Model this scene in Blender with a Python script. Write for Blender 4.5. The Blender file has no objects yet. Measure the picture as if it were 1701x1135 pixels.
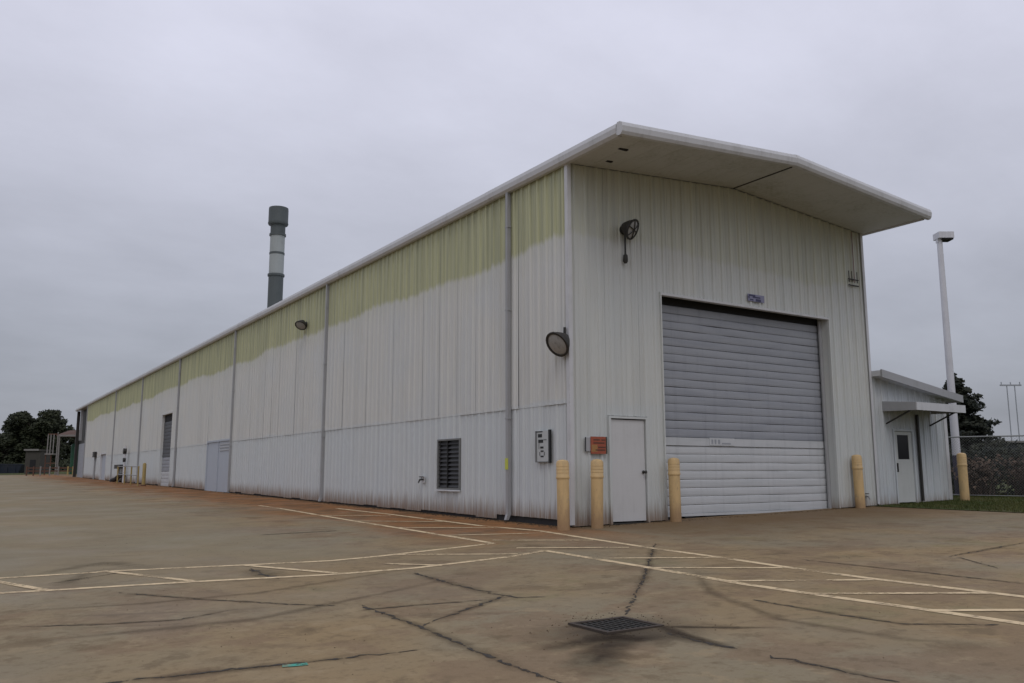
import bpy, math, random
from mathutils import Vector, noise as mnoise
random.seed(7)
scene = bpy.context.scene
COL = scene.collection

# ------------------------------------------------------------------ camera
W2, H2, FPX = 850.5, 567.5, 1410.309           # photograph centre and focal length in its pixels
CAM = Vector((-10.0862, -13.4157, 1.0636))
RT = Vector((0.83881307, -0.544416, -0.00196369)).normalized()
UP = Vector((-0.08117287, -0.12863272, 0.9883646)).normalized()
FW = Vector((0.53833409, 0.82889375, 0.15209062)).normalized()
cam_d = bpy.data.cameras.new('camera'); cam = bpy.data.objects.new('camera', cam_d); COL.objects.link(cam)
from mathutils import Matrix
cam.matrix_world = Matrix(((RT.x, UP.x, -FW.x, CAM.x), (RT.y, UP.y, -FW.y, CAM.y), (RT.z, UP.z, -FW.z, CAM.z), (0, 0, 0, 1)))
cam_d.sensor_width = 36.0; cam_d.lens = 36.0 * FPX / 1701.0
cam_d.clip_start = 0.05; cam_d.clip_end = 5000
scene.camera = cam
scene.render.resolution_x = 1024; scene.render.resolution_y = 683

TX, TY = .02, .008                             # the yard falls gently towards the drain
# ------------------------------------------------------------------ node helper
class NT:
    def __init__(s, tree): s.t = tree; tree.nodes.clear()
    def n(s, typ, ins=None, **kw):
        nd = s.t.nodes.new(typ)
        for k, v in kw.items(): setattr(nd, k, v)
        for k, v in (ins or {}).items():
            sock = nd.inputs[k]
            if hasattr(v, 'is_linked') or isinstance(v, bpy.types.NodeSocket): s.t.links.new(v, sock)
            else: sock.default_value = v
        return nd
    def math(s, op, a, b=0.0, c=0.0, clamp=False):
        nd = s.n('ShaderNodeMath', {0: a, 1: b, 2: c}, operation=op); nd.use_clamp = clamp; return nd.outputs[0]
    def noise(s, vec, scale, detail=4, rough=.55):
        return s.n('ShaderNodeTexNoise', {'Vector': vec, 'Scale': scale, 'Detail': detail, 'Roughness': rough}).outputs['Fac']
    def mapv(s, vec, scale=(1, 1, 1), loc=(0, 0, 0)):
        return s.n('ShaderNodeMapping', {'Vector': vec, 'Scale': scale, 'Location': loc}).outputs[0]
    def ramp(s, fac, lo, hi):      # smooth step of a value
        nd = s.n('ShaderNodeMapRange', {'Value': fac, 'From Min': lo, 'From Max': hi}); nd.interpolation_type = 'SMOOTHSTEP'; return nd.outputs[0]
    def mix(s, fac, a, b, mode='MIX'):
        nd = s.n('ShaderNodeMix', data_type='RGBA', blend_type=mode)
        for sock, v in ((nd.inputs[0], fac), (nd.inputs[6], a), (nd.inputs[7], b)):
            if isinstance(v, bpy.types.NodeSocket): s.t.links.new(v, sock)
            else: sock.default_value = v if not isinstance(v, tuple) else (tuple(v) + (1,))[:4]
        return nd.outputs[2]

# ------------------------------------------------------------------ world: overcast sky
SUN_AZ, SUN_EL = math.radians(205), math.radians(52)     # direction the light comes from
world = bpy.data.worlds.new('World'); scene.world = world; world.use_nodes = True
w = NT(world.node_tree)
gen = w.n('ShaderNodeTexCoord').outputs['Generated']
sep = w.n('ShaderNodeSeparateXYZ', {0: gen})
el = w.math('MAXIMUM', sep.outputs['Z'], 0.0)
den = w.math('ADD', el, 0.22)
flat = w.n('ShaderNodeCombineXYZ', {'X': w.math('DIVIDE', sep.outputs['X'], den), 'Y': w.math('DIVIDE', sep.outputs['Y'], den), 'Z': 0.0}).outputs[0]
c1 = w.noise(w.mapv(flat, (1, 1, 1), (3.1, 1.7, 0)), 0.85, 3, .5)
c2 = w.noise(w.mapv(flat, (1, 1.3, 1), (7.3, 5.2, 0)), 1.9, 6, .6)
grad = w.ramp(el, -0.06, 0.52)
lum = w.math('ADD', w.math('MULTIPLY', grad, 0.45), 0.315)
cl = w.math('ADD', w.math('MULTIPLY', w.math('SUBTRACT', c1, .5), .38), w.math('MULTIPLY', w.math('SUBTRACT', c2, .5), .36))
lum = w.math('MULTIPLY', lum, w.math('ADD', cl, 1.0))
tint = w.mix(grad, (0.92, 0.965, 1.10), (0.955, 0.965, 1.13))
cloud = w.n('ShaderNodeVectorMath', {0: tint}, operation='SCALE'); w.t.links.new(lum, cloud.inputs['Scale'])
sky = w.n('ShaderNodeTexSky', sky_type='NISHITA'); sky.sun_disc = False
sky.sun_elevation = SUN_EL; sky.sun_rotation = SUN_AZ; sky.air_density = 1.0; sky.dust_density = 3.0
skys = w.n('ShaderNodeVectorMath', {0: sky.outputs[0]}, operation='SCALE'); skys.inputs['Scale'].default_value = 0.08
col = w.mix(0.12, cloud.outputs[0], skys.outputs[0])
bg = w.n('ShaderNodeBackground', {'Color': col, 'Strength': 1.0})
w.t.links.new(bg.outputs[0], w.n('ShaderNodeOutputWorld').inputs[0])

# ------------------------------------------------------------------ soft sun behind the cloud
sd = bpy.data.lights.new('sun', 'SUN'); sd.energy = 0.5; sd.angle = math.radians(25); sd.color = (1.0, 0.97, 0.93)
so = bpy.data.objects.new('sun', sd); COL.objects.link(so)
sv = Vector((math.sin(SUN_AZ) * math.cos(SUN_EL), math.cos(SUN_AZ) * math.cos(SUN_EL), math.sin(SUN_EL)))
so.rotation_euler = sv.to_track_quat('Z', 'Y').to_euler()
scene.view_settings.view_transform = 'Standard'; scene.view_settings.look = 'None'
scene.view_settings.exposure = 0.0; scene.view_settings.gamma = 1.0; scene.view_settings.use_curve_mapping = False

# ------------------------------------------------------------------ photograph pixel -> place
def gz(x, y): return TX * max(-60, min(x, 16)) + TY * max(-60, min(y, 170))
def ray(x, y): return FW + RT * ((x - W2) / FPX) + UP * ((H2 - y) / FPX)
def G(x, y):
    d = ray(x, y); n = Vector((-TX, -TY, 1)); return CAM - d * (CAM.dot(n) / d.dot(n))
def FR(x, y, Y=0.0): d = ray(x, y); return CAM + d * ((Y - CAM.y) / d.y)
def LW(x, y, X=0.0): d = ray(x, y); return CAM + d * ((X - CAM.x) / d.x)

# ------------------------------------------------------------------ materials
M = {}
def material(name, fn, **kw):
    m = bpy.data.materials.new(name); m.use_nodes = True; t = NT(m.node_tree)
    bs = t.n('ShaderNodeBsdfPrincipled'); out = t.n('ShaderNodeOutputMaterial')
    pos = t.n('ShaderNodeNewGeometry').outputs['Position']
    bs.inputs['Roughness'].default_value = kw.get('rough', .6); bs.inputs['Metallic'].default_value = kw.get('metal', 0)
    bs.inputs['Specular IOR Level'].default_value = kw.get('spec', .4)
    c = fn(t, pos, bs)
    if isinstance(c, tuple): bs.inputs['Base Color'].default_value = (c + (1,))[:4]
    elif c is not None: t.t.links.new(c, bs.inputs['Base Color'])
    sh = bs.outputs[0]
    if 'alpha' in kw:
        a = kw['alpha'](t, pos); tr = t.n('ShaderNodeBsdfTransparent')
        mx = t.n('ShaderNodeMixShader', {0: a, 1: tr.outputs[0], 2: sh}); sh = mx.outputs[0]
    t.t.links.new(sh, out.inputs[0]); M[name] = m
def bump(t, bs, h, strength=.3, dist=.01):
    t.t.links.new(t.n('ShaderNodeBump', {'Height': h, 'Strength': strength, 'Distance': dist}).outputs[0], bs.inputs['Normal'])
def worn(c, amt=.25, scale=3.0, dirt=(.10, .085, .065)):
    def f(t, pos, bs):
        a = t.noise(pos, scale, 6, .65); b = t.noise(t.mapv(pos, (9, 9, .7)), 1.6, 4, .6)
        m = t.math('MULTIPLY', t.ramp(t.math('ADD', t.math('MULTIPLY', a, .6), t.math('MULTIPLY', b, .4)), .45, .8), amt, clamp=True)
        return t.mix(m, c, dirt)
    return f
def wall_paint(base, green, gz0=5.95, kind=0):
    def f(t, pos, bs):
        s = t.n('ShaderNodeSeparateXYZ', {0: pos}); z = s.outputs['Z']
        streak = t.noise(t.mapv(pos, (7, 7, .18)), 1.0, 5, .6)
        fine = t.noise(t.mapv(pos, (22, 22, .9)), 1.0, 4, .6)
        blotch = t.noise(pos, .55, 5, .6)
        c = t.mix(t.ramp(streak, .42, .75), base, tuple(v * .86 for v in base))
        c = t.mix(t.math('MULTIPLY', t.ramp(blotch, .4, .7), .55), c, tuple(v * k for v, k in zip(base, (.90, .94, 1.0))))
        # lower sheets: cooler repaint with its own ragged top
        lowz = t.math('ADD', z, t.math('MULTIPLY', t.math('SUBTRACT', blotch, .5), .5))
        lo = t.ramp(lowz, 2.50, 2.40)
        c = t.mix(t.math('MULTIPLY', lo, (.5 if kind == 0 else .15)), c, tuple(v * k for v, k in zip(base, (.89, .975, 1.08))))
        # algae under the eave
        if green:
            edge = t.math('ADD', z, t.math('MULTIPLY', t.math('SUBTRACT', t.noise(t.mapv(pos, (.22, .22, .05)), 1.0, 3, .5), .5), .75))
            run = t.noise(t.mapv(pos, (3.3, 3.3, .03), (2, 6, 0)), 1.0, 5, .75)
            edge = t.math('ADD', edge, t.math('MULTIPLY', t.math('SUBTRACT', run, .5), .42))
            gm = t.math('ADD', t.math('MULTIPLY', t.ramp(edge, gz0 - .10, gz0 + .08), .86), t.math('MULTIPLY', t.ramp(edge, gz0 - .75, gz0 + .1), .14))
            gm = t.math('MULTIPLY', gm, t.math('ADD', t.math('MULTIPLY', fine, .4), green - .02), clamp=True)
            gcol = t.mix(t.ramp(streak, .38, .66), (.47, .475, .285), (.335, .345, .225))
            c = t.mix(gm, c, gcol)
        # dirt splashed up from the ground, thin drips
        foot = t.ramp(t.math('ADD', z, t.math('ADD', t.math('MULTIPLY', fine, -.75), t.math('MULTIPLY', s.outputs['Y'], -TY))), .16, -.38)
        c = t.mix(t.math('MULTIPLY', foot, .85), c, (.20, .125, .075))
        drip = t.ramp(t.noise(t.mapv(pos, (14, 14, .35), (5, 3, 1)), 1.0, 3, .7), .66, .80)
        c = t.mix(t.math('MULTIPLY', drip, .42), c, (.24, .22, .19))
        spots = t.ramp(t.noise(t.mapv(pos, (2.2, 2.2, 1.6), (1, 9, 4)), 1.0, 6, .75), .70, .78)
        c = t.mix(t.math('MULTIPLY', spots, .45), c, (.24, .24, .23))
        bump(t, bs, t.noise(t.mapv(pos, (1.4, 1.4, .8)), 1.0, 3, .5), .45, .03)
        return c
    return f
WB = (.60, .60, .565)
material('wall_left', wall_paint(WB, .82, 5.84), rough=.55)
material('wall_front', wall_paint((.56, .57, .535), .16, 5.9, 1), rough=.55)
material('wall_annex', wall_paint((.53, .55, .545), 0, 9, 1), rough=.55)
material('lining', lambda t, p, b: (.03, .03, .03), rough=.9)
material('trim', worn((.56, .565, .57), .55, 2.0, (.24, .235, .21)), rough=.45)
material('trim_grey', worn((.34, .345, .35), .5, 2.5, (.2, .2, .18)), rough=.5)
material('soffit', worn((.53, .53, .50), .85, 1.1, (.27, .275, .20)), rough=.6)
material('roof', worn((.55, .56, .57), .4, .5), rough=.4)
def slat_col(c, d):
    def f(t, pos, bs):
        a = t.noise(t.mapv(pos, (.6, 1, 5)), 1.3, 5, .6); b = t.noise(t.mapv(pos, (6, 1, .4)), 1.0, 5, .65)
        r = t.n('ShaderNodeObjectInfo').outputs['Random']
        c1_ = t.mix(t.ramp(a, .35, .7), c, d)
        c1_ = t.mix(t.math('MULTIPLY', t.ramp(b, .5, .75), .4), c1_, tuple(v * .72 for v in d))
        return t.mix(t.math('MULTIPLY', r, .25), c1_, tuple(v * .82 for v in c))
    return f
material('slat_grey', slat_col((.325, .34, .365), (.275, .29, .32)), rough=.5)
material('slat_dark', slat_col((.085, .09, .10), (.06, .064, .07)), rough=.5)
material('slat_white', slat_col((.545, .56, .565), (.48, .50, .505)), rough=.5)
material('door_paint', worn((.54, .54, .53), .35, 1.5, (.30, .29, .27)), rough=.5)
material('door_annex', worn((.50, .515, .49), .35, 1.5, (.30, .29, .27)), rough=.5)
material('door_blue', worn((.42, .46, .51), .35, 1.5, (.30, .30, .29)), rough=.5)
material('dark_metal', worn((.030, .029, .026), .6, 9, (.075, .062, .045)), rough=.55)
material('grate_rim', worn((.055, .042, .032), .6, 9, (.10, .075, .05)), rough=.8)
material('lamp_lens', worn((.36, .36, .35), .8, 8, (.10, .10, .09)), rough=.25)
material('rubber', lambda t, p, b: (.018, .017, .016), rough=.8)
material('glass_dark', lambda t, p, b: (.012, .012, .013), rough=.28, spec=.22)
material('louvre_dark', lambda t, p, b: (.022, .022, .022), rough=.5)
material('void', lambda t, p, b: (.02, .02, .021), rough=.9)
material('steel', worn((.30, .30, .30), .5, 12), rough=.4, metal=.6)
def sleeve(t, pos, bs):
    z = t.n('ShaderNodeSeparateXYZ', {0: pos}).outputs['Z']
    a = t.noise(t.mapv(pos, (9, 9, 3)), 1.0, 6, .65)
    c = t.mix(t.ramp(a, .4, .75), (.60, .42, .20), (.47, .34, .175))
    sc = t.ramp(t.noise(t.mapv(pos, (20, 20, 6), (3, 1, 7)), 1.0, 4, .7), .64, .74)
    c = t.mix(t.math('MULTIPLY', sc, .8), c, (.20, .15, .10))
    chip = t.ramp(t.noise(t.mapv(pos, (6, 6, 5), (8, 2, 3)), 1.0, 6, .8), .63, .67)
    c = t.mix(t.math('MULTIPLY', chip, .75), c, (.30, .25, .19))
    return t.mix(t.math('MULTIPLY', t.ramp(t.math('ADD', z, t.math('MULTIPLY', a, -.4)), .42, -.15), .75), c, (.26, .155, .085))
material('bollard', sleeve, rough=.55)
material('yellow_old', worn((.36, .27, .10), .6, 6, (.13, .08, .04)), rough=.6)
material('rust', worn((.11, .055, .036), .6, 4, (.07, .04, .03)), rough=.85)
material('riser_pink', worn((.30, .22, .20), .5, 5), rough=.7)
material('sign_orange', worn((.33, .085, .045), .7, 18, (.16, .06, .035)), rough=.5)
material('sign_amber', worn((.33, .17, .06), .6, 18, (.2, .1, .04)), rough=.5)
material('sign_white', worn((.46, .48, .47), .4, 16, (.25, .26, .25)), rough=.5)
material('sign_black', lambda t, p, b: (.015, .016, .016), rough=.5)
material('sign_grey', lambda t, p, b: (.16, .165, .16), rough=.5)
material('sign_blue', worn((.035, .035, .09), .4, 14, (.09, .09, .12)), rough=.45)
material('sign_lilac', lambda t, p, b: (.22, .22, .32), rough=.5)
material('tag_yellow', lambda t, p, b: (.52, .55, .08), rough=.5)
material('stack_dark', worn((.085, .10, .10), .5, 2, (.04, .05, .045)), rough=.6)
material('stack_light', worn((.34, .37, .36), .5, 1.6, (.17, .19, .18)), rough=.5)
material('pole_white', worn((.62, .62, .64), .3, 2), rough=.45)
material('pole_foot', worn((.07, .065, .10), .4, 4), rough=.6)
material('galv', worn((.30, .31, .30), .4, 6), rough=.5, metal=.4)
material('far_steel', worn((.33, .35, .37), .3, 1), rough=.6)
material('bark', worn((.055, .042, .03), .5, 6, (.02, .016, .012)), rough=.9)
def leafm(a, b):
    def f(t, pos, bs):
        return t.mix(t.ramp(t.noise(pos, 1.3, 4, .6), .35, .65), a, b)
    return f
material('leaf_oak', leafm((.020, .026, .013), (.040, .046, .022)), rough=.7, spec=.2)
material('leaf_pine', leafm((.016, .022, .016), (.034, .036, .022)), rough=.75, spec=.2)
material('leaf_far', leafm((.018, .025, .020), (.032, .042, .032)), rough=.8, spec=.1)
material('leaf_dry', leafm((.16, .115, .085), (.075, .055, .042)), rough=.85, spec=.1)
material('twig', leafm((.10, .075, .062), (.045, .033, .03)), rough=.9, spec=.1)
material('grass_blade', leafm((.055, .075, .020), (.10, .10, .035)), rough=.8, spec=.15)
material('far_wall', worn((.055, .06, .06), .5, .4, (.03, .032, .033)), rough=.8)
material('far_brick', worn((.10, .06, .045), .5, .5, (.05, .035, .03)), rough=.85)
material('green_tank', worn((.012, .07, .035), .5, .7, (.03, .04, .03)), rough=.6)
material('dark_blue', worn((.012, .018, .030), .4, 1), rough=.5)
material('white_dull', worn((.22, .21, .195), .5, 2), rough=.6)
material('wood_dark', worn((.06, .055, .045), .5, 1, (.03, .03, .025)), rough=.85)
material('crack', worn((.045, .038, .03), .6, 12, (.10, .085, .06)), rough=.95,
         alpha=lambda t, p: t.ramp(t.noise(p, 9.0, 5, .75), .40, .54))
def paint(c):
    def f(t, pos, bs):
        return t.mix(t.ramp(t.noise(pos, 7, 5, .7), .45, .75), c, (.27, .20, .12))
    return f
material('line_paint', paint((.68, .53, .315)), rough=.8, alpha=lambda t, p: t.ramp(t.math('ADD', t.math('MULTIPLY', t.noise(p, 1.1, 4, .6), .7), t.math('MULTIPLY', t.noise(p, 17, 4, .7), .45)), .42, .59))
def _gr(t, p):
    a = t.n('ShaderNodeAttribute', attribute_name='soft').outputs['Fac']
    return t.math('MULTIPLY', t.math('MULTIPLY', a, t.math('ADD', t.math('MULTIPLY', t.noise(p, 6, 5, .7), 1.5), -.05)), .95, clamp=True)
material('grime', lambda t, p, b: (.062, .047, .033), rough=.9, spec=.1, alpha=_gr)
material('debris', leafm((.11, .075, .045), (.04, .03, .022)), rough=.9, spec=.1)
material('teal_paint', paint((.06, .33, .25)), rough=.8, alpha=lambda t, p: t.ramp(t.noise(p, 22, 3, .6), .30, .48))

def yard(t, pos, bs):
    s = t.n('ShaderNodeSeparateXYZ', {0: pos}); x, y = s.outputs['X'], s.outputs['Y']
    flatp = t.mapv(pos, (1, 1, 0))
    big = t.noise(flatp, .22, 4, .55); mid = t.noise(flatp, 1.1, 6, .65); fine = t.noise(flatp, 9, 6, .7); grit = t.noise(flatp, 70, 3, .7)
    med = t.noise(t.mapv(pos, (1, 1, 0), (11, 4, 0)), .55, 6, .68); blot = t.noise(t.mapv(pos, (1, 1, 0), (2, 31, 0)), 2.6, 6, .7)
    c = t.mix(t.ramp(big, .40, .58), (.300, .226, .138), (.262, .228, .168))
    c = t.mix(t.math('MULTIPLY', t.ramp(med, .50, .58), .65), c, (.225, .160, .112))
    c = t.mix(t.math('MULTIPLY', t.ramp(med, .44, .36), .65), c, (.240, .208, .122))
    c = t.mix(t.math('MULTIPLY', t.ramp(mid, .53, .66), .65), c, (.165, .122, .078))
    c = t.mix(t.math('MULTIPLY', t.ramp(blot, .54, .64), .55), c, (.345, .278, .188))
    c = t.mix(t.math('MULTIPLY', t.ramp(blot, .45, .36), .5), c, (.135, .102, .068))
    c = t.mix(t.math('MULTIPLY', t.ramp(fine, .48, .70), .5), c, (.150, .112, .074))
    c = t.mix(t.math('MULTIPLY', t.ramp(grit, .5, .8), .45), c, (.36, .30, .20))
    wx = t.math('ADD', x, t.math('MULTIPLY', fine, .05)); wy = t.math('ADD', y, t.math('MULTIPLY', fine, .05))
    cell = t.n('ShaderNodeCombineXYZ', {'X': t.math('FLOOR', t.math('DIVIDE', wx, 4.6)), 'Y': t.math('FLOOR', t.math('DIVIDE', t.math('ADD', wy, 1.1), 4.6))}).outputs[0]
    wn_ = t.n('ShaderNodeTexWhiteNoise', {'Vector': cell}, noise_dimensions='2D').outputs['Value']
    c = t.mix(t.math('MULTIPLY', wn_, .42), c, (.185, .158, .118))
    speck = t.ramp(t.noise(flatp, 160, 2, .6), .60, .72)
    c = t.mix(t.math('MULTIPLY', speck, .4), c, (.09, .075, .055))
    # grey worn lane out in the yard, away from the wall
    lane = t.math('MULTIPLY', t.ramp(t.math('ADD', x, t.math('MULTIPLY', big, 3.0)), -2.4, -4.2), t.ramp(t.math('ADD', y, t.math('MULTIPLY', mid, 1.5)), -2.5, 0.0))
    c = t.mix(t.math('MULTIPLY', lane, .6), c, (.240, .215, .160))
    # rusty runoff washed off the sheeting along the long wall
    rx = t.math('ADD', x, t.math('MULTIPLY', t.math('SUBTRACT', t.noise(t.mapv(pos, (1, .25, 0)), .8, 5, .6), .5), 5.0))
    rm = t.math('MULTIPLY', t.ramp(rx, -4.4, -1.2), t.math('MULTIPLY', t.ramp(y, -4.0, 1.0), t.ramp(x, .2, .0)))
    rc = t.mix(t.ramp(mid, .38, .66), (.275, .120, .046), (.135, .070, .034))
    c = t.mix(t.math('MULTIPLY', rm, t.math('ADD', t.math('MULTIPLY', fine, .6), .52), clamp=True), c, rc)
    # brown soil tracked in front of the doors
    fm = t.math('MULTIPLY', t.ramp(t.math('ADD', y, t.math('MULTIPLY', mid, 2.2)), -3.6, .4), t.ramp(x, -.6, 1.0))
    c = t.mix(t.math('MULTIPLY', fm, .8), c, (.165, .112, .066))
    # oily dirt around the drain, with a tail
    dv = t.n('ShaderNodeVectorMath', {0: t.mapv(pos, (1, 1, 0)), 1: (-5.60, -8.02, 0)}, operation='SUBTRACT').outputs[0]
    dd = t.n('ShaderNodeVectorMath', {0: t.mapv(dv, (1, 1.5, 1))}, operation='LENGTH').outputs['Value']
    dm = t.ramp(t.math('ADD', dd, t.math('MULTIPLY', t.math('SUBTRACT', mid, .5), 1.3)), 1.05, .2)
    c = t.mix(t.math('MULTIPLY', dm, .8), c, (.045, .036, .030))
    # dark scuffs
    sc = t.ramp(t.noise(t.mapv(pos, (.5, 1.6, 0), (3, 8, 0)), 1.0, 6, .7), .62, .78)
    c = t.mix(t.math('MULTIPLY', sc, .7), c, (.095, .076, .058))
    tyre = t.ramp(t.noise(t.mapv(t.n('ShaderNodeVectorRotate', {'Vector': pos, 'Angle': .5}, rotation_type='Z_AXIS').outputs[0], (.25, 3.2, 0)), 1.0, 4, .6), .60, .74)
    c = t.mix(t.math('MULTIPLY', tyre, .38), c, (.10, .083, .066))
    c = t.mix(1.0, c, (1.0, .965, .855), 'MULTIPLY')
    damp = t.ramp(t.noise(flatp, .5, 3, .5), .4, .65)
    bs.inputs['Roughness'].default_value = .85
    t.t.links.new(t.math('SUBTRACT', .90, t.math('MULTIPLY', damp, .30)), bs.inputs['Roughness'])
    bump(t, bs, t.math('ADD', t.math('MULTIPLY', fine, .6), t.math('MULTIPLY', grit, .4)), .5, .012)
    return c
material('yard', yard, spec=.08)
def lawn(t, pos, bs):
    a = t.noise(pos, .8, 5, .6); b = t.noise(pos, 14, 4, .7)
    c = t.mix(t.ramp(a, .4, .65), (.055, .070, .022), (.085, .080, .032))
    return t.mix(t.math('MULTIPLY', t.ramp(b, .45, .75), .6), c, (.03, .035, .014))
material('lawn', lawn, rough=.95, spec=.1)

# ------------------------------------------------------------------ mesh builder
class MB:
    def __init__(s): s.v = []; s.f = []
    def quad(s, a, b, c, d):
        n = len(s.v); s.v += [tuple(a), tuple(b), tuple(c), tuple(d)]; s.f.append((n, n + 1, n + 2, n + 3)); return s
    def tri(s, a, b, c):
        n = len(s.v); s.v += [tuple(a), tuple(b), tuple(c)]; s.f.append((n, n + 1, n + 2)); return s
    def hexa(s, p):        # eight corners: bottom 0-3, top 4-7
        n = len(s.v); s.v += [tuple(q) for q in p]
        for f in ((3, 2, 1, 0), (4, 5, 6, 7), (0, 1, 5, 4), (1, 2, 6, 5), (2, 3, 7, 6), (3, 0, 4, 7)): s.f.append(tuple(n + i for i in f))
        return s
    def box(s, x0, x1, y0, y1, z0, z1):
        return s.hexa([(x0, y0, z0), (x1, y0, z0), (x1, y1, z0), (x0, y1, z0), (x0, y0, z1), (x1, y0, z1), (x1, y1, z1), (x0, y1, z1)])
    def sweep(s, prof, path, cap=True):   # a closed outline given as 3D offset lists, one per station
        n = len(s.v); k = len(prof[0])
        for pr, p in zip(prof, path):
            for q in pr: s.v.append((p[0] + q[0], p[1] + q[1], p[2] + q[2]))
        for i in range(len(path) - 1):
            for j in range(k):
                a = n + i * k + j; b = n + i * k + (j + 1) % k; s.f.append((a, b, b + k, a + k))
        if cap:
            s.f.append(tuple(n + j for j in range(k))[::-1]); s.f.append(tuple(n + (len(path) - 1) * k + j for j in range(k)))
        return s
    def tube(s, pts, r, k=8):
        pts = [Vector(p) for p in pts]; rs = r if isinstance(r, (list, tuple)) else [r] * len(pts)
        prof = []
        for i, p in enumerate(pts):
            d = (pts[min(i + 1, len(pts) - 1)] - pts[max(i - 1, 0)]).normalized()
            a = d.cross(Vector((0, 0, 1)));  a = Vector((1, 0, 0)) if a.length < 1e-3 else a.normalized()
            b = d.cross(a)
            prof.append([(a * math.cos(t) + b * math.sin(t)) * rs[i] for t in [2 * math.pi * j / k for j in range(k)]])
        return s.sweep(prof, pts)
    def lathe(s, prof, o, axis=(0, 0, 1), k=20):   # prof: (radius, height) along the axis
        ax = Vector(axis).normalized(); a = ax.orthogonal().normalized(); b = ax.cross(a); o = Vector(o)
        P = [[(a * math.cos(t) + b * math.sin(t)) * r for t in [2 * math.pi * j / k for j in range(k)]] for r, h in prof]
        return s.sweep(P, [o + ax * h for r, h in prof])
    def build(s, name, m, parent=None, smooth=False):
        me = bpy.data.meshes.new(name); me.from_pydata(s.v, [], s.f); me.update()
        if smooth:
            for p in me.polygons: p.use_smooth = True
            try: me.set_sharp_from_angle(angle=math.radians(40))
            except Exception: pass
        me.materials.append(M[m]); return link(name, me, parent)
def link(name, me, parent=None):
    o = bpy.data.objects.new(name, me); COL.objects.link(o)
    if parent is not None:
        o.parent = parent; o.matrix_parent_inverse = Matrix.Translation(-world_loc(parent))
    return o
def world_loc(o): return Vector(o.location) if o.parent is None else Vector((0, 0, 0))
def thing(name, label, cat, loc=(0, 0, 0), group=None):
    o = bpy.data.objects.new(name, None); COL.objects.link(o); o.location = loc; o.empty_display_size = .2
    return tag(o, label, cat, group)
def tag(o, label, cat, group=None):
    o['label'] = label; o['category'] = cat
    if group: o['group'] = group
    return o
def struct(o): o['kind'] = 'structure'; return o

# ================================================================== ground
GR = (-5.74, -5.20, -8.08, -7.62)           # drain opening x0 x1 y0 y1
def sheet(xs, ys, dz, skip=None):
    m = MB(); idx = {}
    for i, x in enumerate(xs):
        for j, y in enumerate(ys): idx[i, j] = len(m.v); m.v.append((x, y, gz(x, y) + dz))
    for i in range(len(xs) - 1):
        for j in range(len(ys) - 1):
            if skip and skip(xs[i], xs[i + 1], ys[j], ys[j + 1]): continue
            m.f.append((idx[i, j], idx[i + 1, j], idx[i + 1, j + 1], idx[i, j + 1]))
    return m
ground = struct(sheet([-1500, -60, GR[0], GR[1], 16, 1500], [-1500, -60, GR[2], GR[3], 170, 1500], 0,
               lambda a, b, c, d: a == GR[0] and c == GR[2]).build('ground', 'yard'))
struct(sheet([9.45, 16, 400], [-60, -.06], .012).build('lawn', 'lawn'))
struct(sheet([13.25, 16, 400], [-.06, 170, 600], .012).build('lawn', 'lawn'))
struct(sheet([-300, -60, 13.25], [112, 170, 600], .012).build('lawn', 'lawn'))
pit = MB()
pb = gz(-5.5, -7.8)
pit.box(GR[0] - .03, GR[1] + .03, GR[2] - .03, GR[3] + .03, pb - .55, pb - .5)
for a in ((GR[0] - .03, GR[0], GR[2] - .03, GR[3] + .03), (GR[1], GR[1] + .03, GR[2] - .03, GR[3] + .03), (GR[0], GR[1], GR[2] - .03, GR[2]), (GR[0], GR[1], GR[3], GR[3] + .03)):
    pit.box(*a, pb - .5, pb - .02)
pit.build('drain_pit', 'void', ground)

# painted lines: strips 4 mm above the ground
def strip(pix, wid, name, mt, dz=.004, step=.4, jit=0.0, wj=0.0, pts=None):
    P = pts or [G(*q) for q in pix]; path = []
    for a, b in zip(P, P[1:]):
        n = max(1, int((b - a).length / step))
        for i in range(n): path.append(a.lerp(b, i / n))
    path.append(P[-1]); m = MB(); L = []
    for i, p in enumerate(path):
        d = (path[min(i + 1, len(path) - 1)] - path[max(i - 1, 0)]); d.z = 0; d.normalize(); nrm = Vector((-d.y, d.x, 0))
        off = random.gauss(0, jit) if jit else 0
        ww = wid * (1 + (random.random() - .5) * wj) * .5
        e = 1 if 0 < i < len(path) - 1 or not wj else .25
        c = p + nrm * off
        for sgn in (-1, 1):
            q = c + nrm * sgn * ww * e; L.append((q.x, q.y, gz(q.x, q.y) + dz))
    m.v = L; m.f = [(2 * i, 2 * i + 2, 2 * i + 3, 2 * i + 1) for i in range(len(path) - 1)]
    return m.build(name, mt, ground)
LINES = [
    [(560, 845), (650, 855), (800, 874), (895, 882), (978, 895), (1090, 912), (1200, 927), (1315, 944), (1450, 962), (1701, 992), (1960, 1024)],
    [(905, 915), (1070, 942), (1230, 970), (1390, 993), (1550, 1015), (1701, 1037), (1900, 1066)],
    [(-120, 993), (0, 986), (320, 967), (550, 955), (690, 944), (850, 925), (905, 915)],
    [(-120, 968), (0, 961), (210, 948), (410, 939), (550, 932), (625, 925), (820, 903)],
    [(430, 840), (465, 845), (595, 867), (690, 882), (820, 903)],
]
for i, l in enumerate(LINES): strip(l, .12, 'painted_line', 'line_paint')
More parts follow.
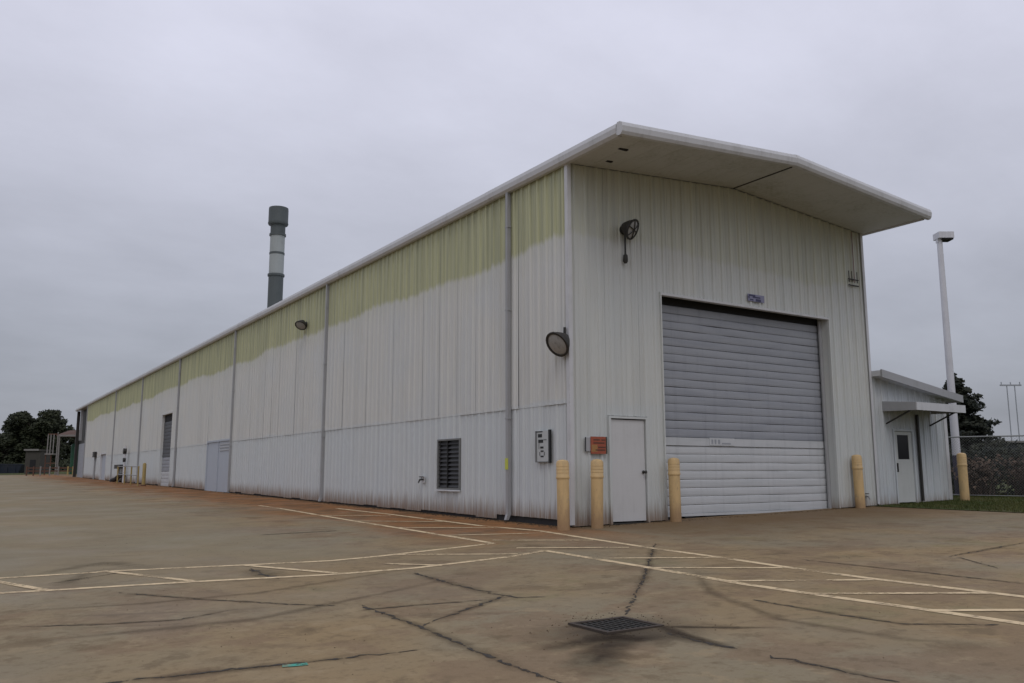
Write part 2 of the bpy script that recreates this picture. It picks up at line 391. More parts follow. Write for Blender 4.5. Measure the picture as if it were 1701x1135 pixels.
HATCH = [[(818, 898), (985, 898)], [(858, 911), (1045, 910)], [(1000, 928), (1190, 927)], [(1078, 944), (1300, 944)], [(1195, 966), (1450, 964)],
         [(1340, 987), (1640, 986)], [(1545, 1015), (1800, 1014)], [(660, 922), (860, 921)], [(640, 937), (735, 940)], [(170, 949), (320, 966)], [(410, 940), (560, 953)],
         [(-20, 964), (75, 981)], [(740, 890), (900, 886)], [(660, 877), (820, 877)], [(590, 866), (735, 867)], [(540, 857), (650, 857)]]
for i, l in enumerate(HATCH): strip(l, .10, 'painted_line', 'line_paint', .006)
strip([(469, 1107.5), (490, 1106), (511, 1104)], .07, 'paint_dab', 'teal_paint', .005)
CRACKS_AND_SHADE = [([(195, 985), (350, 997), (500, 1005), (560, 1007)], .030), ([(150, 1139), (210, 1132), (400, 1112), (600, 1090), (700, 1080)], .038), ([(20, 1042), (180, 1037), (300, 1030), (395, 1012)], .022),
          ([(600, 1006), (625, 1015), (700, 1042), (850, 1107), (940, 1137)], .036), ([(685, 952), (750, 970), (820, 987), (860, 993), (905, 992)], .045), ([(840, 990), (770, 1015), (700, 1040)], .03),
          ([(600, 1014), (700, 1005), (810, 997)], .024), ([(1088, 903), (1072, 955), (1052, 995), (1037, 1022)], .030), ([(1250, 997), (1400, 1022), (1500, 1037), (1660, 1038)], .032),
          ([(1275, 1090), (1400, 1115), (1490, 1135)], .030), ([(1330, 930), (1380, 935), (1540, 952), (1701, 970), (1800, 981)], .030), ([(1575, 925), (1701, 902)], .026), ([(415, 945), (440, 955), (462, 962)], .09),  # last entry here is no crack but a faint shadow patch painted on
          ([(1110, 1052), (1160, 1066), (1225, 1079)], .05), ([(1590, 926), (1660, 945)], .02), ([(430, 889), (560, 882)], .06), ([(80, 970), (250, 944)], .02)]
for c, wd in CRACKS_AND_SHADE: strip(c, wd * .8, 'crack', 'crack', .003, .06, .014, 1.5)

# soft grime gathered along the cracks and around the drain; one strip deepens the painted shade patch
def grime(pix, wid, fade=1.0):
    P = [G(*q) for q in pix]; path = []
    for a, b in zip(P, P[1:]):
        n = max(1, int((b - a).length / .12))
        for i in range(n): path.append(a.lerp(b, i / n))
    path.append(P[-1]); m = MB(); soft = []; N = len(path)
    for i, p in enumerate(path):
        d = path[min(i + 1, N - 1)] - path[max(i - 1, 0)]; d.z = 0; d.normalize(); nr = Vector((-d.y, d.x, 0)); ww = wid * random.uniform(.6, 1.2) * .5
        e = min(1, i / max(1, .2 * N), (N - 1 - i) / max(1, .35 * N))
        for u in (-1, -.5, 0, .5, 1):
            q = p + nr * ww * u; m.v.append((q.x, q.y, gz(q.x, q.y) + .002)); soft.append((1 - abs(u)) * e * fade)
    for i in range(N - 1):
        for k in range(4): a = i * 5 + k; m.f.append((a, a + 5, a + 6, a + 1))
    o = m.build('grime', 'grime', ground); at_ = o.data.attributes.new('soft', 'FLOAT', 'POINT')
    at_.data.foreach_set('value', soft); return o
for c, wd in CRACKS_AND_SHADE: grime(c, wd * 6, .5)
for pix, wd in (([(930, 1041), (975, 1041), (1020, 1043)], .16), ([(1085, 1036), (1120, 1050), (1165, 1064), (1235, 1082)], .20), ([(1035, 1050), (1010, 1075), (980, 1110), (975, 1128)], .5), ([(1000, 1055), (1060, 1062), (1110, 1058)], .35), ([(1080, 1041), (1200, 1043), (1300, 1043)], .12), ([(1040, 1052), (960, 1068), (890, 1080)], .3)): grime(pix, wd, 1.0)
for pix, wd in (([(-40, 1075), (200, 1052), (420, 1030), (640, 985), (800, 950)], .22), ([(-40, 1020), (240, 1003), (430, 985), (620, 955), (740, 935)], .20), ([(1701, 1075), (1500, 1062), (1300, 1030), (1180, 985), (1150, 940)], .22), ([(60, 955), (170, 935), (260, 945)], .5), ([(100, 975), (150, 950), (230, 940)], .35)): grime(pix, wd, .38)
random.seed(91); dbm = MB()
def pebble(x, y, r):
    z = gz(x, y); P = [(x + r * random.uniform(.6, 1.2) * math.cos(a), y + r * random.uniform(.6, 1.2) * math.sin(a), z - .001) for a in (0, 1.6, 3.1, 4.7)]
    n = len(dbm.v); dbm.v += P + [(x + r * .2, y, z + r * random.uniform(.4, .9))]
    for k in range(4): dbm.f.append((n + k, n + (k + 1) % 4, n + 4))
for _ in range(2600):
    y = random.uniform(.1, 60) if random.random() < .6 else random.uniform(.1, 14); pebble(-abs(random.gauss(.06, .10)) - .03, y, random.uniform(.006, .028))
for _ in range(700): pebble(random.uniform(.1, 9.5), -abs(random.gauss(.05, .10)) - .06, random.uniform(.005, .018))
for _ in range(900): pebble(random.uniform(-12, 4), random.uniform(-12, 3), random.uniform(.002, .009))
for _ in range(260):
    a = random.uniform(0, 6.283); r_ = abs(random.gauss(.32, .2)) + .05; pebble(-5.47 + r_ * math.cos(a) * 1.2, -7.85 + r_ * math.sin(a), random.uniform(.003, .012)) if abs(r_ * math.cos(a) * 1.2) > .3 or abs(r_ * math.sin(a)) > .26 else None
db = dbm.build('debris', 'debris', ground); db['kind'] = 'stuff'
# drain grate
gc = G(1028, 1042); gcx, gcy = (GR[0] + GR[1]) / 2, (GR[2] + GR[3]) / 2
gt = thing('drain_grate', 'rusty cast iron drain grate set flush in the stained concrete yard', 'drain grate', (gcx, gcy, gz(gcx, gcy)))
m = MB()
for a in ((GR[0] - .025, GR[1] + .025, GR[2] - .025, GR[2] + .012), (GR[0] - .025, GR[1] + .025, GR[3] - .012, GR[3] + .025), (GR[0] - .025, GR[0] + .012, GR[2] + .012, GR[3] - .012), (GR[1] - .012, GR[1] + .025, GR[2] + .012, GR[3] - .012)):
    m.box(*a, pb - .02, pb + .014)
m.build('frame', 'grate_rim', gt)
bm_ = None
for i in range(9):
    x = GR[0] + .04 + i * (GR[1] - GR[0] - .08) / 8
    MB().box(x - .009, x + .009, GR[2] + .012, GR[3] - .012, pb - .04, pb + .008).build('bar', 'dark_metal', gt)
for j in range(4):
    y = GR[2] + .09 + j * (GR[3] - GR[2] - .18) / 3
    MB().box(GR[0] + .012, GR[1] - .012, y - .008, y + .008, pb - .045, pb + .004).build('cross_bar', 'dark_metal', gt)

# ================================================================== warehouse
HE, WD, LN, HR, OV = 7.36, 9.734, 76.0, 7.724, 1.84
RSL = (HR - HE) / (WD / 2)
def zu(x): return HE + RSL * min(x, WD - x)      # underside of the roof
wh = thing('warehouse', 'long white ribbed metal warehouse with algae green band, gabled roof overhang and roll-up door', 'warehouse', (WD / 2, 0, gz(WD / 2, 0)))
PITCH = .3048; PROF = [(0, 0), (.03, 0), (.036, .007), (.05, .007), (.056, 0), (.10, 0), (.122, .034), (.166, .034), (.188, 0), (.236, 0), (.242, .007), (.256, .007), (.262, 0)]
def panel(u0, u1, zlo, zhi, holes, frame, name, mt, parent, d0=0.0, flare=0.0):
    us = [u0, u1]; k = math.floor(u0 / PITCH) - 1
    while k * PITCH < u1 + PITCH:
        for p, d in PROF: us.append(k * PITCH + p)
        k += 1
    for h in holes: us += [h[0], h[1]]
    us = sorted(set(round(q, 4) for q in us if u0 <= q <= u1))
    def dep(q):
        r = q % PITCH
        for (a, da), (b, db) in zip(PROF, PROF[1:] + [(PITCH, 0)]):
            if a - 1e-6 <= r <= b: return d0 + da + (db - da) * (r - a) / (b - a)
        return d0
    mb = MB()
    for a, b in zip(us, us[1:]):
        mid = (a + b) / 2; iv = [(None, None)]
        segs = [('lo', 'hi')]
        hs = sorted([h for h in holes if h[0] <= mid <= h[1]], key=lambda h: h[2])
        cur = 'lo'; out = []
        for h in hs: out.append((cur, h[2])); cur = h[3]
        out.append((cur, 'hi'))
        for lo, hi in out:
            def zz(q, u): return zlo(u) if q == 'lo' else zhi(u) if q == 'hi' else q
            if zz(lo, a) >= zz(hi, a) - 1e-4: continue
            if zhi(a) <= (lo if lo != 'lo' else -9) or (hi != 'hi' and hi <= zlo(a)): continue
            l0, l1, h0, h1 = max(zz(lo, a), zlo(a)), max(zz(lo, b), zlo(b)), min(zz(hi, a), zhi(a)), min(zz(hi, b), zhi(b))
            if h0 - l0 < 1e-3: continue
            fl_ = flare if lo == 'lo' else 0.0
            mb.quad(frame(a, dep(a) + fl_, l0), frame(b, dep(b) + fl_, l1), frame(b, dep(b), h1), frame(a, dep(a), h0))
    if mb.f: return mb.build(name, mt, parent)
fl = lambda u, d, z: (-d, u, z)          # long wall, faces -x
ff = lambda u, d, z: (u, -d, z)          # gable wall, faces -y
# openings on the long wall: y0 y1 z0 z1
WIN = (4.36, 5.48, .66, 1.86)
RDO = (37.2, 40.0, gz(0, 38) - .05, 4.42)
LDO = (24.6, 28.9, gz(0, 27) - .05, 2.55)
SDO = (61.6, 64.6, gz(0, 63) - .05, 2.62)
hl = [WIN, RDO, LDO, SDO]
SEAM = 2.43; SW = PITCH * 3
for i in range(int(LN / SW) + 1):
    a, b = i * SW + .002, min((i + 1) * SW, LN) - .002
    if b - a < .05: continue
    low = .13 if a < 1.9 else .035 + .05 * (random.random() ** 2)  # real gap at the corner; elsewhere the black lining paints a contact shadow
    panel(a, b, lambda u, low=low: gz(0, u) + low, lambda u: SEAM + .03, hl, fl, 'wall_panel', 'wall_left', wh)
    panel(a, b, lambda u: SEAM - .02, lambda u: HE - .01, hl, fl, 'wall_panel', 'wall_left', wh, .007 + random.random() * .002, random.choice((0, .003, .006, .012, .016)))
DO = (2.47, 8.15, -1, 4.87); WDO = (.93, 1.975, -1, 2.20)
hf = [DO, WDO]
for i in range(11):
    a, b = i * SW + .002, min((i + 1) * SW, WD) - .002
    if b - a < .05: continue
    panel(a, b, lambda u: gz(u, 0) + .02, lambda u: zu(u) - .01, hf, ff, 'wall_panel', 'wall_front', wh)
def lining(u0, u1, zlo, zhi, holes, frame, parent):
    us = sorted(set([u0, u1] + [q for h in holes for q in h[:2]])); mb = MB()
    for a, b in zip(us, us[1:]):
        mid = (a + b) / 2; cur = None; out = []
        for h in sorted([h for h in holes if h[0] <= mid <= h[1]], key=lambda h: h[2]): out.append((cur, h[2])); cur = h[3]
        out.append((cur, None))
        for lo, hi in out:
            l0, l1 = (zlo(a), zlo(b)) if lo is None else (lo, lo); h0, h1 = (zhi(a), zhi(b)) if hi is None else (hi, hi)
            if h0 - l0 < 1e-3: continue
            mb.quad(frame(a, -.03, l0), frame(b, -.03, l1), frame(b, -.03, h1), frame(a, -.03, h0))
    mb.build('wall_lining', 'lining', parent)
lining(.03, LN, lambda u: gz(0, u) - .02, lambda u: HE - .02, hl, fl, wh)
lf = [(a, b, c, d) for a, b, c, d in hf]
mbx = MB()
for a, b in ((.03, .93), (1.975, 2.47), (8.15, WD - .03)): mbx.quad((a, .03, gz(a, 0) - .02), (b, .03, gz(b, 0) - .02), (b, .03, zu(b) - .02), (a, .03, zu(a) - .02))
for a, b, lo in ((.93, 1.975, 2.2), (2.47, WD / 2, 4.87), (WD / 2, 8.15, 4.87)): mbx.quad((a, .03, lo), (b, .03, lo), (b, .03, zu(b) - .02), (a, .03, zu(a) - .02))
mbx.build('wall_lining', 'lining', wh)
MB().quad((WD, 0, .1), (WD, LN, .6), (WD, LN, HE), (WD, 0, HE)).build('rear_wall', 'wall_annex', wh)
# corner trims
for x0, x1, y0, y1, xx in ((-.055, .035, -.055, -.037, 0), (-.055, -.037, -.037, .05, 0), (WD - .05, WD + .04, -.055, -.037, WD), (WD + .022, WD + .04, -.037, .08, WD)):
    MB().box(x0, x1, y0, y1, gz(xx, 0) + .05, HE - .012).build('corner_trim', 'trim', wh)
# downspouts with straps
for i in range(7):
    y = 2.1447 + i * 11.1974 if i < 6 else 75.2
    g0 = gz(0, y)
    MB().sweep([[(-.125, -.042, 0), (-.038, -.042, 0), (-.038, .042, 0), (-.125, .042, 0)]] * 2 + [[(-.125, -.042, 0), (-.06, -.042, 0), (-.06, .042, 0), (-.125, .042, 0)]],
               [(0, y, HE - .03), (0, y, g0 + .16), (-.04, y, g0 + .04)]).build('downspout', 'trim_grey', wh)
    for z in (2.2, 4.6, 6.5): MB().box(-.130, -.036, y - .06, y + .06, z, z + .03).build('strap', 'trim_grey', wh)
MB().box(-.140, -.127, 2.08, 2.19, 1.12, 1.36).build('marker_tag', 'tag_yellow', wh)
# roof: two pitches, soffit, fascias, gutters
T = .20; Y0, Y1 = -OV, LN + 8.2
for s in (0, 1):
    xa, xb = (-.03, WD / 2 - .002) if s == 0 else (WD + .03, WD / 2 + .002)
    za, zb = zu(max(0, min(WD, xa))) - .01, zu(xb)
    m = MB().hexa([(xa, Y0 + .06, za + .02), (xb, Y0 + .06, zb + .02), (xb, Y1, zb + .02), (xa, Y1, za + .02), (xa, Y0 + .06, za + T), (xb, Y0 + .06, zb + T), (xb, Y1, zb + T), (xa, Y1, za + T)])
    rf = m.build('roof_slope', 'roof', wh)
    m = MB(); n = 0
    yy = Y0 + .3
    while yy < Y1 - .1:
        m.hexa([(xa, yy, za + T), (xb, yy, zb + T), (xb, yy + .08, zb + T), (xa, yy + .08, za + T), (xa, yy + .02, za + T + .04), (xb, yy + .02, zb + T + .04), (xb, yy + .06, zb + T + .04), (xa, yy + .06, za + T + .04)])
        yy += .61
    r = m.build('standing_seam', 'roof', rf); r['kind'] = 'stuff'
    # soffit boards of the overhang
    nb = 9
    for k in range(nb):
        u0, u1 = k / nb, (k + 1) / nb
        x0, x1 = xa + (xb - xa) * u0, xa + (xb - xa) * u1; q0, q1 = za + (zb - za) * u0, za + (zb - za) * u1
        e = .003 if s == 0 else -.003
        MB().hexa([(x0 + e, Y0 + .05, q0 - .012), (x1 - e, Y0 + .05, q1 - .012), (x1 - e, -.058, q1 - .012), (x0 + e, -.058, q0 - .012), (x0 + e, Y0 + .05, q0 + .012), (x1 - e, Y0 + .05, q1 + .012), (x1 - e, -.058, q1 + .012), (x0 + e, -.058, q0 + .012)]).build('soffit_panel', 'soffit', wh)
    # rake fascia: rounded trim along the front edge
    pr = [(0, -.05, -.055), (0, -.085, .0), (0, -.10, .10), (0, -.075, .175), (0, -.02, .205), (0, .06, .205), (0, .08, -.03), (0, .02, -.06)]
    xo = -.17 if s == 0 else WD + .17
    zo = HE - .01 - RSL * .17
    MB().sweep([pr, pr], [(xo, Y0, zo + .02), (xb, Y0, zb + .02)]).build('rake_trim', 'trim', wh)
    # eave gutter
    sg = -1 if s == 0 else 1; gx = 0 if s == 0 else WD
    pg = [(sg * .035, 0, -.05), (sg * .12, 0, -.05), (sg * .17, 0, .0), (sg * .185, 0, .10), (sg * .165, 0, .185), (sg * .10, 0, .215), (sg * .02, 0, .215)]
    ys_ = [Y0 + .085] + [3 * i for i in range(1, int(Y1 / 3))] + [Y1]
    for ya, yb in zip(ys_, ys_[1:]):
        dz = random.uniform(-.003, .003)
        MB().sweep([pg, pg], [(gx, ya + .002, HE + dz), (gx, yb - .002, HE + dz)]).build('gutter', 'trim', wh)
MB().sweep([[(0, -.055, -.055), (0, -.09, .0), (0, -.104, .10), (0, -.08, .18), (0, -.02, .212), (0, .05, .212)]] * 2, [(WD / 2 - .045, Y0, HR + .017), (WD / 2 + .045, Y0, HR + .017)]).build('ridge_cap', 'trim', wh)
MB().box(WD / 2 - .015, WD / 2 + .015, Y0 + .1, -.06, HR - .03, HR - .010).build('soffit_seam', 'dark_metal', wh)
for (a, b), sz in (((1035, 247), .11), ((1012, 267), .07)):
    d = ray(a, b); t_ = None
    for k in range(400):
        p = CAM + d * (10 + k * .02)
        if p.z >= zu(p.x) - .012: break
    MB().box(p.x - sz, p.x + sz, p.y - .035, p.y + .035, zu(p.x) - .035, zu(p.x) - .01).build('soffit_vent', 'void', wh)
# open bay at the far end under the continued roof
g0 = gz(0, 80)
MB().box(.40, .5, LN, LN + 8, g0, HE - .02).build('bay_wall', 'dark_metal', wh)
MB().box(-.0, .39, LN - .1, LN - .03, g0, HE - .05).build('end_wall', 'trim_grey', wh)
MB().box(-.02, .25, LN + 7.6, LN + 7.9, g0, HE - .05).build('post', 'dark_metal', wh)
MB().box(-.03, .2, LN + 4.6, LN + 4.8, g0 + 3.6, HE - .05).build('post', 'trim_grey', wh)
MB().box(.3, .36, LN + .2, LN + 7.4, g0, g0 + 3.3).build('bay_screen', 'slat_grey', wh)
# window
wn = MB()
y0, y1, z0, z1 = WIN
for a in ((y0 - .01, y0 + .03, z0 - .01, z1 + .01), (y1 - .03, y1 + .01, z0 - .01, z1 + .01), (y0 + .03, y1 - .03, z0 - .01, z0 + .03), (y0 + .03, y1 - .03, z1 - .03, z1 + .01)):
    wn.box(-.042, .10, a[0], a[1], a[2], a[3])
wo = wn.build('window', 'sign_grey', wh)
MB().box(.035, .045, y0 + .035, y1 - .035, z0 + .03, z1 - .03).build('pane', 'glass_dark', wo)
for k in range(11):
    zz = z0 + .045 + k * .103
    MB().hexa([(-.012, y0 + .035, zz), (-.006, y0 + .035, zz - .004), (-.006, y1 - .035, zz - .004), (-.012, y1 - .035, zz), (.022, y0 + .035, zz + .055), (.028, y0 + .035, zz + .051), (.028, y1 - .035, zz + .051), (.022, y1 - .035, zz + .055)]).build('louvre', 'louvre_dark', wo)
MB().box(-.02, .033, 4.99, 5.02, z0 + .03, z1 - .03).build('mullion', 'sign_black', wo)
MB().hexa([(-.075, y0 - .03, z0 - .05), (-.03, y0 - .03, z0 - .05), (-.03, y1 + .03, z0 - .05), (-.075, y1 + .03, z0 - .05), (-.075, y0 - .03, z0 - .028), (-.03, y0 - .03, z0 - .013), (-.03, y1 + .03, z0 - .013), (-.075, y1 + .03, z0 - .028)]).build('sill', 'trim', wo)

def slat_mesh(name, y_or_x, w0, w1, z, h, mt, parent, axis, rec):
    m = MB(); pr = [(-.006, 0), (.005, .05), (.011, .25), (.012, .62), (.008, .90), (-.004, .978)]
    n = 9; us = [w0 + (w1 - w0) * k / n for k in range(n + 1)]; jd = [random.gauss(0, .0032) for _ in us]; jz = [random.gauss(0, .0022) for _ in us]
    for k in range(n):
        for (d0, a0), (d1, a1) in zip(pr, pr[1:]):
            q = []
            for kk, d, a in ((k, d0, a0), (k + 1, d0, a0), (k + 1, d1, a1), (k, d1, a1)):
                dd_ = rec - d - jd[kk] * (1 if 0 < a < .95 else .4); zz = z + a * h + jz[kk]
                q.append((us[kk], dd_, zz) if axis == 'x' else (dd_, us[kk], zz))
            m.quad(*q)
    return m.build(name, mt, parent)
# roll-up door in the gable
rd = MB().quad((2.3, .30, -.1), (8.3, .30, -.1), (8.3, .30, 5), (2.3, .30, 5)).build('roll_up_door', 'void', wh)  # near-black backing; its strip above the curtain paints the recess shadow
zb = gz(5.3, 0) + .06; NS = 25; hh = (4.74 - zb) / NS
for i in range(NS):
    z = zb + i * hh
    o = slat_mesh('slat', 0, 2.48, 8.14, z, hh, 'slat_white' if i < 9 else 'slat_grey', rd, 'x', (.285 if i >= 9 else .278) + random.uniform(-.004, .004))
zz8 = zb + 8 * hh
MB().box(2.58, 8.04, .25, .262, zz8 + .005, zz8 + hh * .97).build('stiffener_bar', 'slat_white', rd)
MB().box(2.50, 8.12, .23, .275, zb - .055, zb).build('bottom_bar', 'slat_white', rd)
for x in [2.6 + .62 * k for k in range(9)]:
    MB().box(x, x + .33, .235, .27, gz(x, 0) + .004, zb - .055).build('bottom_seal', 'rubber', rd)
for x0, x1 in ((2.475, 2.57), (8.05, 8.145)): MB().box(x0, x1, .18, .215, gz(x0, 0), 4.86).build('guide_rail', 'trim_grey', rd)
lp = MB().box(4.06, 4.86, .240, .2485, zz8 + .02, zz8 + .185).build('name_plate', 'slat_white', rd)
for k, (x, wd2) in enumerate(((4.12, .05), (4.22, .05), (4.33, .06), (4.45, .28))): MB().box(x, x + wd2, .2365, .2395, zz8 + .05, zz8 + (.15 if k < 3 else .08)).build('mark', 'slat_grey', lp)
m = MB().box(2.44, 2.468, -.045, .30, gz(2.4, 0) + .01, 4.93); m.build('door_jamb', 'wall_front', wh)
MB().box(8.152, 8.20, -.045, .30, gz(8.2, 0) + .01, 4.93).build('door_jamb', 'wall_front', wh)
MB().box(2.468, 8.152, -.045, .08, 4.862, 4.91).build('door_head', 'trim', wh)
# walk door
wd_ = MB()
gb = gz(1.45, 0)
for a in ((.932, .985, gb, 2.19), (1.92, 1.972, gb, 2.19), (.985, 1.92, 2.145, 2.19)): wd_.box(a[0], a[1], -.05, .10, a[2], a[3])
wdo = wd_.build('walk_door', 'wall_front', wh)
MB().box(.94, 1.965, .085, .12, gb - .02, 2.18).build('rebate', 'void', wdo)
leaf = MB().box(1.001, 1.902, -.005, .03, gb + .05, 2.122).build('door_leaf', 'door_paint', wdo)
MB().lathe([(.0, 0), (.034, .002), (.034, .012), (.014, .016), (.014, .05), (.03, .062), (.034, .08), (.024, .098), (0, .104)], (1.845, -.012, 1.06), (0, -1, 0), 14).build('knob', 'dark_metal', wdo, True)
for z in (.3, 1.1, 1.9): MB().box(.978, .998, -.024, -.010, z, z + .1).build('hinge', 'trim_grey', wdo)
MB().box(.985, 1.92, -.06, .09, gb - .02, gb + .022).build('threshold', 'dark_metal', wdo)
# roll-up door on the long wall
y0, y1, z0, z1 = RDO
r2 = MB().quad((.13, y0 - .1, z0), (.13, y1 + .1, z0), (.13, y1 + .1, z1 + .1), (.13, y0 - .1, z1 + .1)).build('roll_up_door', 'void', wh)
for i in range(18):
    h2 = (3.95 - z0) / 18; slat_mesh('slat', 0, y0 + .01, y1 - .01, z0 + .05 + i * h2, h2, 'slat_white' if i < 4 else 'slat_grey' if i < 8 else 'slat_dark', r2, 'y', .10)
for a, b in ((y0 - .1, y0), (y1, y1 + .1)): MB().box(-.045, .12, a, b, z0, z1 + .1).build('door_jamb', 'wall_left', wh)
MB().box(-.045, .12, y0, y1, z1, z1 + .1).build('door_head', 'wall_left', wh)
# blue-grey double service door with louvres
y0, y1, z0, z1 = LDO; dd = MB()
for a in ((y0, y0 + .08, z0, z1), (y1 - .08, y1, z0, z1), (y0 + .08, y1 - .08, z1 - .08, z1), (26.78, 26.88, z0, z1 - .08)): dd.box(-.05, .06, *a)
do = dd.build('service_door', 'door_blue', wh)
for a, b in ((y0 + .08, 26.78), (26.88, y1 - .08)): MB().box(-.005, .03, a + .006, b - .006, z0 + .05, z1 - .086).build('door_leaf', 'door_blue', do)
for k in range(3): MB().hexa([(-.03, y0 + .3, 2.30 - k * .13), (-.006, y0 + .3, 2.33 - k * .13), (-.006, 26.6, 2.33 - k * .13), (-.03, 26.6, 2.30 - k * .13), (-.03, y0 + .3, 2.32 - k * .13), (-.006, y0 + .3, 2.39 - k * .13), (-.006, 26.6, 2.39 - k * .13), (-.03, 26.6, 2.32 - k * .13)]).build('louvre', 'trim_grey', do)
# far grey side door
y0, y1, z0, z1 = SDO
sd2 = MB()
for a in ((y0 - .05, y0 + .06, z0, z1), (y1 - .06, y1 + .05, z0, z1), (y0 + .06, y1 - .06, z1 - .06, z1 + .05)): sd2.box(-.05, .2, *a)
sdo = sd2.build('side_door', 'trim', wh); MB().box(.10, .14, y0 + .06, y1 - .06, z0, z1 - .06).build('door_leaf', 'door_blue', sdo)
# exhaust stack through the roof
cb = LW(460, 500, 2.5); ct = LW(460, 349, 2.5); cx, cy = 2.5, (cb.y + ct.y) / 2; zt = ct.z; R_ = .36
def zpx(v): return LW(460, v, 2.5).z
ch = MB().lathe([(R_, zu(cx)), (R_, zpx(457))], (cx, cy, 0), k=24).build('chimney', 'stack_dark', wh, True)
MB().lathe([(R_ - .004, zpx(457)), (R_ - .004, zpx(422))], (cx, cy, 0), k=24).build('flue_section', 'stack_light', ch, True)
MB().lathe([(R_ - .004, zpx(422) + .01), (R_ - .004, zpx(392))], (cx, cy, 0), k=24).build('flue_section', 'stack_light', ch, True)
MB().lathe([(R_, zpx(392)), (R_, zpx(376))], (cx, cy, 0), k=24).build('flue_section', 'stack_dark', ch, True)
for v, e in ((457, .05), (422, .012), (392, .045)): MB().lathe([(R_ - .02, zpx(v) - .06), (R_ + e, zpx(v) - .05), (R_ + e, zpx(v) + .05), (R_ - .02, zpx(v) + .06)], (cx, cy, 0), k=24).build('flange', 'stack_dark', ch, True)
MB().lathe([(R_ - .05, zpx(378)), (.47, zpx(376)), (.50, zpx(374)), (.48, zpx(371)), (.48, zpx(352)), (.47, zpx(349)), (.42, zpx(349)), (.40, zpx(360))], (cx, cy, 0), k=24).build('cap', 'stack_dark', ch, True)
MB().lathe([(.46, 0), (.46, .3), (.37, .45)], (cx, cy, zu(cx) + .1), k=24).build('roof_collar', 'trim', ch, True)

# ================================================================== annex on the right
AX0, AX1, AD = WD + .05, 13.05, 14.0
an = thing('annex_building', 'low lean-to annex with sloping roof and small door canopy beside the warehouse', 'building', ((AX0 + AX1) / 2, 0, gz(11.4, 0)))
def za_(x): return 3.50 + (3.06 - 3.50) * (x - 9.88) / (13.05 - 9.88)
ADO = (10.56, 11.47, -1, 2.17)
x = AX0
while x < AX1 - .01:
    a, b = x, min(AX1, (math.floor(x / SW + 1e-4) + 1) * SW)
    panel(a + .002, b - .002, lambda u: gz(u, 0) + .02, za_, [ADO], ff, 'wall_panel', 'wall_annex', an); x = b
k = 0
while k * SW < AD:
    a, b = k * SW + .002, min(AD, (k + 1) * SW) - .002
    panel(a, b, lambda u: gz(AX1, u) + .02, lambda u: za_(AX1), [], lambda u, d, z: (AX1 + d, u, z), 'wall_panel', 'wall_annex', an); k += 1
mb = MB()
for a, b, lo in ((AX0, 10.56, None), (10.56, 11.47, 2.17), (11.47, AX1 - .03, None)): mb.quad((a, .03, lo or gz(a, 0)), (b, .03, lo or gz(b, 0)), (b, .03, za_(b) - .01), (a, .03, za_(a) - .01))
mb.quad((AX1 - .03, .03, .1), (AX1 - .03, AD, .1), (AX1 - .03, AD, za_(AX1)), (AX1 - .03, .03, za_(AX1))).build('wall_lining', 'lining', an)
xr = 13.45
MB().hexa([(AX0, -.30, za_(AX0)), (xr, -.30, za_(xr)), (xr, AD, za_(xr)), (AX0, AD, za_(AX0)), (AX0, -.30, za_(AX0) + .14), (xr, -.30, za_(xr) + .14), (xr, AD, za_(xr) + .14), (AX0, AD, za_(AX0) + .14)]).build('roof', 'roof', an)
MB().hexa([(AX0, -.35, za_(AX0) - .04), (xr + .05, -.35, za_(xr) - .04), (xr + .05, -.302, za_(xr) - .04), (AX0, -.302, za_(AX0) - .04), (AX0, -.35, za_(AX0) + .16), (xr + .05, -.35, za_(xr) + .16), (xr + .05, -.302, za_(xr) + .16), (AX0, -.302, za_(AX0) + .16)]).build('fascia', 'trim_grey', an)
MB().box(xr + .002, xr + .13, -.30, AD, za_(xr) - .02, za_(xr) + .13).build('gutter', 'trim_grey', an)
MB().box(AX1 - .10, AX1 + .05, -.055, -.037, gz(AX1, 0) + .03, za_(AX1) - .05).build('corner_trim', 'trim', an)
MB().sweep([[(-.035, -.09, 0), (.035, -.09, 0), (.035, -.037, 0), (-.035, -.037, 0)]] * 2, [(11.66, 0, gz(11.66, 0) + .05), (11.66, 0, 2.58)]).build('downspout', 'dark_metal', an)
df = MB()
gb = gz(11, 0)
for a in ((10.56, 10.61, gb, 2.17), (11.42, 11.47, gb, 2.17), (10.61, 11.42, 2.12, 2.17)): df.box(a[0], a[1], -.05, .08, a[2], a[3])
ado = df.build('door', 'wall_annex', an)
MB().box(10.57, 11.46, .07, .10, gb, 2.15).build('rebate', 'void', ado)
lf_ = MB()
for a in ((10.618, 10.76, gb + .04, 2.112), (11.27, 11.412, gb + .04, 2.112), (10.76, 11.27, gb + .04, 1.38), (10.76, 11.27, 2.02, 2.112)): lf_.box(a[0], a[1], -.01, .03, a[2], a[3])
lf_.build('door_leaf', 'door_annex', ado)
MB().box(10.76, 11.27, .005, .015, 1.38, 2.02).build('pane', 'glass_dark', ado)
MB().box(10.64, 10.66, -.07, -.012, 1.05, 1.28).build('handle', 'dark_metal', ado)
